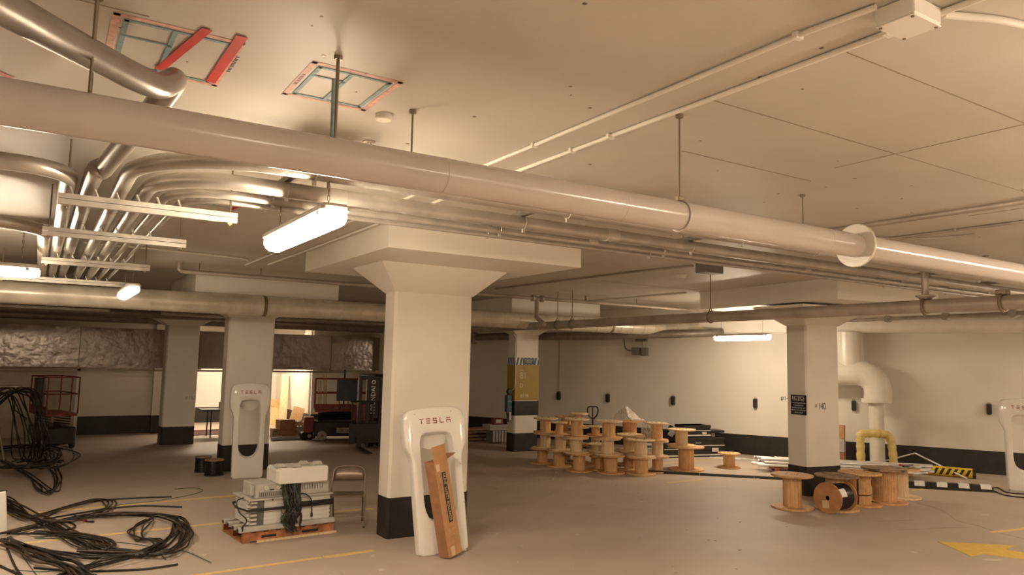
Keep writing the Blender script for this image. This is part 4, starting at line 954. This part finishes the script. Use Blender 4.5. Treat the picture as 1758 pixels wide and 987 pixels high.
# bundle of bright conduits on a small pallet
a, b = onz(1290, 803), onz(1500, 820)
dv = (onz(1560, 812)-onz(1300, 798)); dv.z = 0; dv.normalize(); nv = Vector((-dv.y, dv.x, 0))
if nv.dot(FW) < 0: nv = -nv
base = onz(1330, 812)
t = thing('wooden_skid', 'wooden skid under the bundle of bright conduits', 'pallet', (base.x, base.y, 0), math.atan2(dv.y, dv.x))
sy = 1 if (RZ(math.atan2(dv.y, dv.x)).to_3x3() @ Vector((0, 1, 0))).dot(nv) > 0 else -1
for i in range(4): MB().box(i*.75, i*.75+.1, *sorted((0, sy*.9)), 0, .09).build('bearer', PALL, t)
for i in range(5): MB().box(-.1, 2.6, *sorted((sy*(.02+i*.19), sy*(.14+i*.19))), .091, .11).build('deck_board', PALL, t)
rr = random.Random(3)
k = 0
for lay_ in range(3):
    for j in range(9-lay_*2):
        r = .03; s0 = rr.uniform(-.45, .05); L = 3.05
        o = base+dv*s0+nv*(.05+(j+lay_*.9)*.085)+Vector((0, 0, .112+r+lay_*.054))
        t = thing('bright_conduit', f'bright steel conduit in the {("bottom", "middle", "top")[lay_]} layer of the bundle behind the right column', 'conduit', tuple(o), 0, f'{("bottom", "middle", "top")[lay_]} layer of bright conduits')
        MB().tube([(0, 0, 0), dv*L], r*.95, 10, cap=False).build('tube', BRIGHT, t)
        MB().tube([dv*.02, dv*.06], r*1.02, 10).build('coupling', mat('blue_cap', (.30, .33, .36), .4, .4) if rr.random() < .3 else BRIGHT, t)
        k += 1
# stack of planks behind right column
q = atd(1438, 780, 16.8); t = thing('plank_stack', 'narrow upright stack of wooden blocks just right of the right column', 'wood', (q.x, q.y, 0), WROT)
for i in range(3): MB().bbox(-.16, .16, -.12, .12, i*.3+.002, i*.3+.298, .01).build('block', (CARD2, PALEG, CARD)[i], t)
# black tool chests
def chest(label, px, py, w_, d_, h_, rot, z=0., lip=False):
    c = onz(px, py); t = thing('tool_chest', label, 'tool box', (c.x, c.y, z), rot, 'black tool chests by the wall')
    MB().bbox(-w_/2, w_/2, 0, d_, 0, h_, .015).build('body', DARKP, t); MB().bbox(-w_/2-.01, w_/2+.01, -.01, d_+.01, h_-.06, h_, .01).build('lid', BLACK, t)
    MB().box(-w_/2, w_/2, -.008, 0, h_*.55, h_*.6).build('trim_strip', BRIGHT, t)
    MB().box(-w_/2, w_/2, -.008, 0, .03, .06).build('trim_strip', BRIGHT, t)
    MB().bbox(w_*.15, w_*.32, -.03, 0, h_*.25, h_*.45, .005).build('latch', BRIGHT, t)
    text('lettering', 'RIDGID', .05, PALEG, t, T(-w_*.2, -.012, h_*.72) @ FRONT)
    return t
cr = WROT+PI if False else -.25
chest('large black tool chest with two bright trim lines behind the free-standing spools', 1212, 784, 1.05, .6, .46, cr)
chest('black tool chest stacked on the large one', 1198, 784, .72, .45, .28, cr, .462)
chest('black tool chest left of the large one, half behind the spools', 1158, 786, .55, .5, .34, cr)
t = thing('tool_tray', 'black folded tray propped on the right end of the tool chests', 'lid', tuple(onz(1224, 782)+Vector((-.2, -.1, .462))), cr)
MB().bbox(-.05, .42, 0, .42, .1, .16, .02).build('tray', DARKP, t); MB().box(.1, .2, .1, .2, 0, .1).build('stand', PALEG, t)
for px, py, w_, lb in ((1168, 783, .35, 'white carton with labels on the floor behind the spools'), (1122, 770, .3, 'white bottle box behind the narrow spool stack')):
    c = onz(px, py); t = thing('carton', lb, 'box', (c.x-.2, c.y-.1, 0), cr); MB().bbox(-w_/2, w_/2, 0, .25, 0, .14, .01).build('box', LGREY, t); MB().box(-w_*.3, w_*.1, -.003, 0, .04, .1).build('label_patch', BLUEG, t)
c = onz(1150, 770); t = thing('tilted_panel', 'small tilted device with buttons beside the free-standing spools', 'device', (c.x-.35, c.y-.3, .34), (.3, .5, cr)); MB().bbox(-.15, .15, -.02, .02, 0, .3, .01).build('case', DARKP, t); MB().box(-.08, .08, -.03, -.02, .05, .25).build('screen', PALEG, t)
for pts, lb in ((((1218, 786), (1272, 790)), 'white strip on the light floor, left piece'), (((1262, 787), (1296, 791)), 'white strip on the light floor, right piece')):
    a, b = [onz(*q) for q in pts]; t = thing('white_strip', lb, 'strip', (a.x, a.y, 0), math.atan2((b-a).y, (b-a).x)); MB().bbox(0, (b-a).length, -.04, .04, 0, .03, .006).build('bar', SIGNW, t)
# pallet jack
c = onz(1017, 770); D = dep(c); ht = (770-698)*D/F
t = thing('pallet_jack', 'black pallet jack with loop handle standing behind the spool stacks', 'pallet jack', (c.x, c.y, 0), -.5)
MB().tube([(0, 0, .15), (0, 0, ht*.72)], .022, 8).build('shaft', DARKP, t)
MB().tube(catmull([(0, 0, ht*.70), (-.09, 0, ht*.76), (-.13, 0, ht*.85), (-.12, 0, ht*.97), (0, 0, ht*.99), (.12, 0, ht*.97), (.13, 0, ht*.85), (.09, 0, ht*.76), (0, 0, ht*.70)], 5), .018, 8).build('handle', DARKP, t)
MB().tube([(0, 0, ht*.7), (0, 0, ht*.97)], .014, 8).build('release_lever', DARKP, t)
MB().bbox(-.25, .25, -.1, .12, .08, .30, .02).build('hydraulic_body', DARKP, t)
for x in (-.2, .2): MB().bbox(x-.08, x+.08, .1, 1.2, .05, .11, .01).build('fork', DARKP, t); MB().lathe([(0, -.03), (.08, -.03), (.08, .03), (0, .03)], 16, T(x, 0, .08) @ RY(PI/2)).build('wheel', TIRE, t)
# pile of lumber and crates left of the B1 column
rr = random.Random(11)
for i in range(9):
    a = onz(806, 756-i*0); z_ = .02+(i//3)*.09
    q = onz(797, 757); x0 = q.x+rr.uniform(-.1, .25); y0 = q.y+(i % 3)*.4
    t = thing('lumber_plank', 'flat plank in the low wood pile left of the B1 column', 'plank', (x0, y0, z_), rr.uniform(-.12, .12), 'planks of the low pile')
    MB().box(0, 1.1, -.15, .15, 0, .06).build('board', (OLDW, PLY, CARD2)[i % 3], t)
c = onz(861, 762)
t = thing('white_crate', 'pale slatted crate standing left of the foot of the B1 column', 'crate', (c.x, c.y+.1, 0), 0); t.scale = (.7, .7, .75)
for i in range(5): MB().box(-.3+i*.13, -.3+i*.13+.07, -.02, 0, .06, .45).build('slat', PALEG, t)
MB().box(-.31, .31, .0, .5, .05, .47).build('body', VENT, t); MB().box(-.45, .33, -.03, .55, .47, .66).build('top_box', PALEG, t)
t = thing('red_white_box', 'small dark box with white label on the pale crate', 'box', (c.x-.0, c.y+.25, .497), 0); t.scale = (.8, .8, .8); MB().bbox(-.18, .18, -.1, .1, 0, .2, .01).build('box', DRED, t); MB().box(-.1, .1, -.105, -.1, .05, .16).build('label_patch', LGREY, t)
t = thing('pale_board', 'pale board leaning on the back wall left of the B1 column', 'board', (10.15, 20.35, 0), 0); MB().box(-.7, .7, 0, .06, 0, .75, RX(-.2)).build('board', PALEG, t)
# ================================================================== BACK LEFT: lift, forklift, wood, table
def scissor_lift(label, c, rot, sc, red, wname):
    t = thing('scissor_lift', label, 'lift', (c.x, c.y, 0), rot, None); t.scale = (sc, sc, sc)
    L, W = 1.85, .78
    MB().bbox(-L/2, L/2, -W/2, W/2, .14, .62, .03).build('chassis', DARKP, t)
    for x in (-.66, .66):
        for y in (-W/2+.02, W/2-.02):
            w_ = MB().lathe([(0, -.05), (.15, -.05), (.16, -.03), (.16, .03), (.15, .05), (0, .05)], 20, T(x, y, .16) @ RX(PI/2)).build('wheel', PALEG if y < 0 else TIRE, t, 'pale wheel')
            MB().lathe([(0, -.056), (.05, -.056), (.05, .056), (0, .056)], 12, T(x, y, .16) @ RX(PI/2)).build('hub', RODM, w_)
    for i in range(4):
        z0 = .64+i*.07
        for s in (-1, 1):
            MB().tube([(-.8, s*.25, z0), (.8, s*.25, z0+.06)], .022, 6).build('scissor_arm', DARKP, t)
    MB().bbox(-L/2, L/2, -W/2, W/2, .93, 1.0, .01).build('platform', red, t)
    MB().bbox(-L/2, L/2, -W/2-.012, -W/2, .95, 1.20, .004).build('kick_plate', red, t, 'red toe board with white lettering')
    text('lettering', wname, .13, PALEG, t, T(.1, -W/2-.015, 1.08) @ FRONT)
    rails = [((-L/2, -W/2), (-L/2, W/2)), ((-L/2, -W/2), (-.15, -W/2)), ((-.15, -W/2), (.55, -W/2)), ((.55, -W/2), (L/2, -W/2)), ((L/2, -W/2), (L/2, W/2)), ((-L/2, W/2), (L/2, W/2))]
    for (x0, y0), (x1, y1) in rails:
        for z_ in (1.55, 2.02): MB().tube([(x0, y0, z_), (x1, y1, z_)], .02, 6).build('rail', red, t)
    for x, y in ((-L/2, -W/2), (-.15, -W/2), (.55, -W/2), (L/2, -W/2), (-L/2, W/2), (.2, W/2), (L/2, W/2)): MB().tube([(x, y, 1.0), (x, y, 2.02)], .02, 6).build('post', red, t)
    return t
c = onz(585, 762)
t = scissor_lift('red scissor lift with dark boards in its basket at the back', onz(590, 757)+Vector((.1, .45, 0)), -.28, .80, RED, 'SKYJACK 3219')
MB().box(-.25, .42, -.42, -.40, 1.30, 2.0).build('dark_board', BLUEG, t); MB().tube([(.0, -.35, 1.0), (.0, -.35, 2.35)], .03, 6).build('pole', DARKP, t)
MB().box(-.2, .5, -.405, -.400, .24, .42).build('nameplate', OLDP, t); text('lettering', 'SKYJACK', .11, DARKP, t, T(.15, -.408, .33) @ FRONT)
for x in (-.8, -.72, -.62, -.55): MB().tube([(x, -.2, 1.0), (x-.05, -.25, 1.95+.2*(x > -.7))], .022, 6).build('tube_roll', TAPE, t)
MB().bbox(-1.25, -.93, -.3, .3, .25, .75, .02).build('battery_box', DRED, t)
c = onz(85, 772)
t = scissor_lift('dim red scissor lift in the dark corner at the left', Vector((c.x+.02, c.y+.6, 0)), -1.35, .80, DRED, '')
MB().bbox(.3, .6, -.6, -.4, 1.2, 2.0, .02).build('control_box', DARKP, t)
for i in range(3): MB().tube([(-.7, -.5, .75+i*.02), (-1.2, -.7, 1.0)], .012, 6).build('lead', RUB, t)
# forklift mast and body, mostly hidden by the middle column
c = onz(629, 771); D = dep(c); h = (771-648)*D/F
t = thing('forklift', 'black forklift with tall mast lettered HYUNDAI, half hidden by the middle column', 'forklift', (c.x-.10, c.y, 0), -.1)
for x in (-.1, .1, .42, .62): MB().bbox(x-.04, x+.04, 0, .14, .06, h, .01).build('mast_rail', DARKP, t)
MB().bbox(.08, .42, .02, .08, h*.42, h*.98, .01).build('mast_plate', DARKP, t)
for z_ in (.3, h*.35, h*.62, h*.97): MB().bbox(-.1, .62, .03, .11, z_, z_+.07, .01).build('mast_crossbar', DARKP, t)
text('lettering', 'HYUNDAI', .15, SIGNW, t, T(.22, .012, h*.68) @ FRONT @ RZ(PI/2))
MB().lathe([(.03, -.002), (.05, -.002), (.05, .002), (.03, .002)], 18, T(.22, .012, h*.93) @ RX(PI/2)).build('emblem', SIGNW, t)
MB().bbox(-.35, .75, -.06, 0, .15, .62, .01).build('carriage', DARKP, t)
for i in range(7): MB().tube([(-.3+i*.17, -.03, .62), (-.3+i*.17, -.03, 1.15)], .018, 6).build('backrest_bar', DARKP, t)
MB().tube([(-.35, -.03, 1.15), (.75, -.03, 1.15)], .022, 6).build('backrest_top', DARKP, t)
for x in (-.12, .5): MB().add([(x-.06, -.08, .03), (x+.06, -.08, .03), (x+.06, -.08, .3), (x-.06, -.08, .3), (x-.06, -.04, .03), (x+.06, -.04, .03), (x+.06, -.04, .3), (x-.06, -.04, .3), (x-.05, -1.1, .03), (x+.05, -1.1, .03), (x+.05, -1.1, .045), (x-.05, -1.1, .045), (x-.06, -.08, .07), (x+.06, -.08, .07)], [(0, 1, 2, 3), (7, 6, 5, 4), (3, 2, 6, 7), (0, 3, 7, 4), (1, 5, 6, 2), (8, 9, 1, 0), (11, 12, 13, 10), (8, 11, 10, 9), (8, 0, 12, 11), (9, 10, 13, 1)]).build('fork', DARKP, t)
MB().bbox(.25, 1.3, .25, 2.0, .25, 1.05, .06).build('body', RED, t); MB().bbox(.35, 1.2, .4, 1.9, 1.70, 1.78, .03).build('overhead_guard', DARKP, t)
for x, y in ((.38, .45), (1.17, .45), (.38, 1.8), (1.17, 1.8)): MB().tube([(x, y, 1.0), (x, y+.03, 1.72)], .03, 6).build('guard_post', DARKP, t)
for x in (.3, 1.25):
    for y in (.5, 1.75): MB().lathe([(0, -.09), (.16, -.09), (.28, -.07), (.28, .07), (.16, .09), (0, .09)], 24, T(x, y, .28) @ RY(PI/2)).build('tyre', TIRE, t)
# planks and boards in the lit opening
def lean(name, label, cat, px0, py0, px1, py1, wd, th, m, Y0, Y1, g=None, lb=None):
    a = onz(px0, py0); a = ony(px0, py0, Y0); b = ony(px1, py1, Y1); d = b-a
    t = thing(name, label, cat, tuple(a), 0, g)
    s = Vector((1, 0, 0)); s = (s-d.normalized()*s.dot(d.normalized())).normalized(); n_ = s.cross(d.normalized())
    mx = Matrix((s, n_, d.normalized())).transposed().to_4x4()
    MB().bbox(-wd/2, wd/2, -th/2, th/2, 0, d.length, .006, mx).build('board', m, t, lb)
    return t
lean('leaning_plank', 'tall pale plank leaning in the lit doorway', 'plank', 484, 742, 490, 643, .22, .09, PINE2, 23.7, 24.3)
lean('leaning_plank', 'shorter wider plank slanting beside the tall one', 'plank', 499, 745, 514, 700, .34, .06, PINE, 21.7, 22.5)
lean('plywood_sheet', 'plywood offcut behind the tall plank', 'board', 470, 745, 472, 685, .45, .03, PLY, 24.6, 25.0)
lean('plywood_sheet', 'round-topped pale board at the left of the planks', 'board', 468, 748, 472, 700, .5, .03, PINE, 24.0, 24.5)
def cbox(label, px, py, w_, d_, h_, m, rot=0., z=0.):
    c = onz(px, py); t = thing('cardboard_carton', label, 'box', (c.x, c.y, z), rot); MB().bbox(-w_/2, w_/2, 0, d_, 0, h_, .008).build('box', m, t)
    MB().box(-.03, .03, -.002, d_+.002, h_-.001, h_+.002).build('tape_strip', TAPE, t); return t
cbox('lower brown carton in front of the planks', 495, 752, .42, .35, .22, CARD2)
cbox('upper brown carton in front of the planks', 493, 752, .42, .35, .26, CARD2, .1, .222)
cbox('grey carton between the planks and the lift', 520, 750, .42, .4, .28, PALEG)
cbox('small dark carton by the foot of the planks', 474, 752, .2, .3, .25, OLDW)
t = thing('rolled_sheet', 'pale crumpled roll on the grey carton', 'roll', tuple(onz(520, 750)+Vector((.0, .1, .34)))); MB().tube(catmull([(-.25, 0, .0), (-.1, .03, .02), (.05, 0, .0), (.25, .02, .03)], 4), [.05+.02*(i % 3) for i in range(13)], 10).build('roll', TAPE, t)
a, b = onz(466, 757), onz(540, 752); t = thing('floor_tube', 'long grey tube lying in front of the cartons', 'tube', tuple(a+Vector((0, 0, .05)))); MB().tube([(0, 0, 0), b-a], .05, 12).build('tube', PALEG, t)
c = onz(528, 755); t = thing('small_machine', 'small dark machine on the floor beside the lift', 'machine', (c.x, c.y, 0)); MB().bbox(-.15, .15, 0, .3, 0, .2, .03).build('body', DARKP, t); MB().lathe([(0, 0), (.05, 0), (.05, .02), (0, .02)], 12, T(.04, 0, .1) @ RX(PI/2)).build('dial', PALEG, t)
# table in the lit opening
c = onz(362, 750); t = thing('work_table', 'dark small work table seen between the two left columns', 'table', (c.x+.25, c.y+.1, 0), 0)
MB().box(-.55, .45, -.3, .3, .70, .74).build('tabletop', DARKP, t)
for x in (-.3, .4):
    for y in (-.26, .26): MB().tube([(x, y, 0), (x, y, .7)], .018, 6).build('leg', DARKP, t)
MB().tube([(-.3, -.26, .2), (.4, -.26, .2)], .012, 6).build('stretcher', DARKP, t)
t = thing('table_box', 'black box on the work table', 'box', (c.x+.4, c.y+.1, .741)); MB().bbox(-.2, .15, -.15, .15, 0, .18, .01).build('box', DARKP, t)
t = thing('floor_mat', 'dark reddish mat on the floor of the lit opening', 'mat', (3.4, 22.4, 0)); MB().bbox(-.2, 1.5, -.6, .9, 0, .012, .004).build('mat', mat('mat_red', (.13, .05, .035), .9, noise=.3, scale=14), t)
# ================================================================== LEFT CABLES
rr = random.Random(4)
def cable(pts, r, m, label, group, jit=.05, lift=.0, heights=None, n=5):
    P3 = []
    o = Vector((rr.gauss(0, jit), rr.gauss(0, jit), 0))
    for i, (x, y) in enumerate(pts):
        h = (heights[i] if heights else 0)+r+lift*rr.random()
        q = onz(x, y, h) if h < 1.9 else onz(x, y, 1.9)
        P3.append(q+o+Vector((rr.gauss(0, jit*.7), rr.gauss(0, jit*.7), 0)))
    P3 = [Vector((q.x, q.y, max(q.z, r))) for q in P3]
    t = thing('loose_cable', label, 'cable', (0, 0, 0), 0, group)
    cp = [Vector((q.x, q.y, max(q.z, r))) for q in catmull(P3, n)]
    MB().tube(cp, r*.85, 7).build('cable', m, t)
    if rr.random() < .08: k_ = len(cp)//2; MB().tube([cp[k_], cp[k_+1]], r*1.15, 7).build('tape_mark', REDT, t)
g1 = 'black cables looping over the floor at the left'; l1 = 'thick black cable looping over the floor at the lower left'
mk = lambda: rr.choice((RUB, RUB, RUB, COPP))
for _ in range(7): cable([(10, 915), (56, 905), (93, 897), (150, 886), (208, 882), (262, 882), (300, 888), (320, 903), (326, 920), (310, 938), (283, 949), (219, 947), (150, 945)], rr.uniform(.010, .016), mk(), 'thick black cable of the big round loop on the lower left floor', 'black cables of the big round loop on the lower left floor', .045, .05)
for _ in range(4): cable([(0, 870), (40, 888), (67, 884), (130, 866), (165, 858), (181, 862), (178, 874), (150, 886), (110, 893), (60, 893)], .012, mk(), 'black cable of the small upper loop in the lower left pile', 'black cables of the small upper loop in the lower left pile', .04, .05)
for _ in range(8): cable([(-10, 848), (5, 858), (30, 872), (56, 886), (85, 900), (111, 914), (140, 930), (165, 942), (180, 944), (185, 935), (170, 926), (120, 918), (60, 914)], rr.uniform(.010, .015), mk(), "black cable of the bundle slanting from the left edge to the pile's middle", "black cables of the bundle slanting from the left edge to the pile's middle", .045, .06)
for _ in range(10): cable([(5, 925), (30, 935), (56, 946), (85, 958), (110, 968), (140, 985), (160, 1000)], rr.uniform(.011, .016), mk(), 'black cable of the bundle running off the bottom left corner', 'black cables of the bundle running off the bottom left corner', .05, .08)
for _ in range(6): cable([(8, 925), (60, 940), (110, 950), (170, 955), (230, 950), (260, 945), (300, 920), (310, 897)], rr.uniform(.010, .014), mk(), 'black cable along the front edge of the big loop', 'black cables along the front edge of the big loop', .045, .05)
for _ in range(5): cable([(90, 1000), (140, 978), (200, 962), (250, 948), (275, 935), (268, 925), (245, 925), (236, 915), (245, 900), (262, 890)], .011, mk(), "black cable of the small inner loop at the pile's right end", "black cables of the small inner loop at the pile's right end", .045, .05)
ENDS = ['furthest black cable end, reaching right above the loops', 'second black cable end, just below the furthest one', 'straight black cable end along the bottom edge of the picture', 'black cable running off the bottom left corner', 'black cable curling down beside the white board', 'black cable making a small hook left of the loops', 'short stub of black cable below the two long ends']
for pts in (((60, 898), (110, 872), (164, 860), (238, 855), (294, 853)), ((70, 893), (130, 882), (186, 873), (245, 868), (312, 870)), ((60, 975), (134, 981), (223, 979), (260, 976), (305, 970)), ((-5, 972), (30, 985), (60, 1000)), ((8, 925), (14, 945), (30, 975), (45, 995)), ((20, 916), (60, 915), (100, 912), (128, 905), (120, 897), (90, 893)), ((125, 884), (140, 894), (157, 897))):
    cable(pts, .013, RUB, ENDS.pop(0), 'stray cable ends on the floor', .012, .0)
for pts in (((120, 960), (190, 940), (240, 948), (283, 943), (320, 948), (360, 966)), ((60, 925), (120, 925), (190, 930), (250, 938), (265, 945), (285, 960)), ((20, 978), (80, 980), (150, 970), (180, 955), (240, 945)), ((150, 880), (200, 868), (250, 862), (300, 855), (335, 848), (345, 842), (330, 838), (300, 840)), ((40, 950), (60, 975), (80, 1000))):
    cable(pts, .005, GRN, 'thin green wire trailing across the lower left floor', 'thin green wires on the floor', .015, .02)
# tangle at the far left
g2 = 'dim tangle of cables at the left edge'; l2 = 'black cable in the dim tangle at the left edge'
for _ in range(12): cable([(-30, 775), (5, 770), (40, 765), (75, 768), (95, 780), (80, 795), (40, 803), (0, 800)], .013, RUB, l2, g2, .14, .25)
for _ in range(5): cable([(0, 790), (45, 815), (70, 835), (85, 845), (98, 838), (100, 820), (90, 800)], .012, RUB, l2, g2, .06, .04)
for _ in range(16):
    x1 = rr.uniform(-20, 60)
    px = [x1-60, x1-30, x1, x1+rr.uniform(5, 20), x1+rr.uniform(15, 35), x1+rr.uniform(15, 40)]
    base = onz(30, 790); P3 = []
    for x, y in zip(px, (700, 675, 665+rr.uniform(0, 12), 690, 740, 785)): P3.append(atd(x, y, dep(base)+rr.uniform(-.15, .15)))
    P3 = [Vector((q.x, q.y, max(.02, q.z))) for q in P3[:-1]]+[Vector((P3[-1].x, P3[-1].y, .02)), Vector((P3[-1].x+rr.uniform(-.3, .4), P3[-1].y-rr.uniform(.2, .5), .02))]
    t = thing('hanging_cable', 'black cable hanging in the draped bunch at the left edge', 'cable', (0, 0, 0), 0, 'draped bunch at the left edge'); MB().tube([Vector((q.x, q.y, max(.014, q.z))) for q in catmull(P3, 5)], .013, 6).build('cable', RUB, t)
b = onz(-25, 795); t = thing('cable_stand', 'steel stand holding the draped cables just past the left edge', 'stand', (b.x, b.y, 0))
for k_ in (-.3, .3): MB().tube([(k_, 0, 0), (0, 0, 1.5)], .025, 6).build('leg', RODM, t)
MB().tube([(0, 0, 1.48), (.5, 0, 1.48)], .025, 6).build('arm', RODM, t)
# white corner piece and box at the left edge
c = onz(2, 918); t = thing('white_board', 'narrow white board standing at the left edge of the picture', 'panel', (c.x-.01, c.y+.05, 0), (0, -.1, .2)); MB().bbox(-.12, .07, -.02, .02, 0, .50, .008).build('panel', SHELL, t)
c = onz(2, 862); t = thing('black_box', 'small black box cut by the left edge above the white panel', 'box', (c.x-.02, c.y+.1, 0)); MB().bbox(-.1, .08, -.08, .08, 0, .14, .01).build('box', DARKP, t)
bpy.context.view_layer.update()
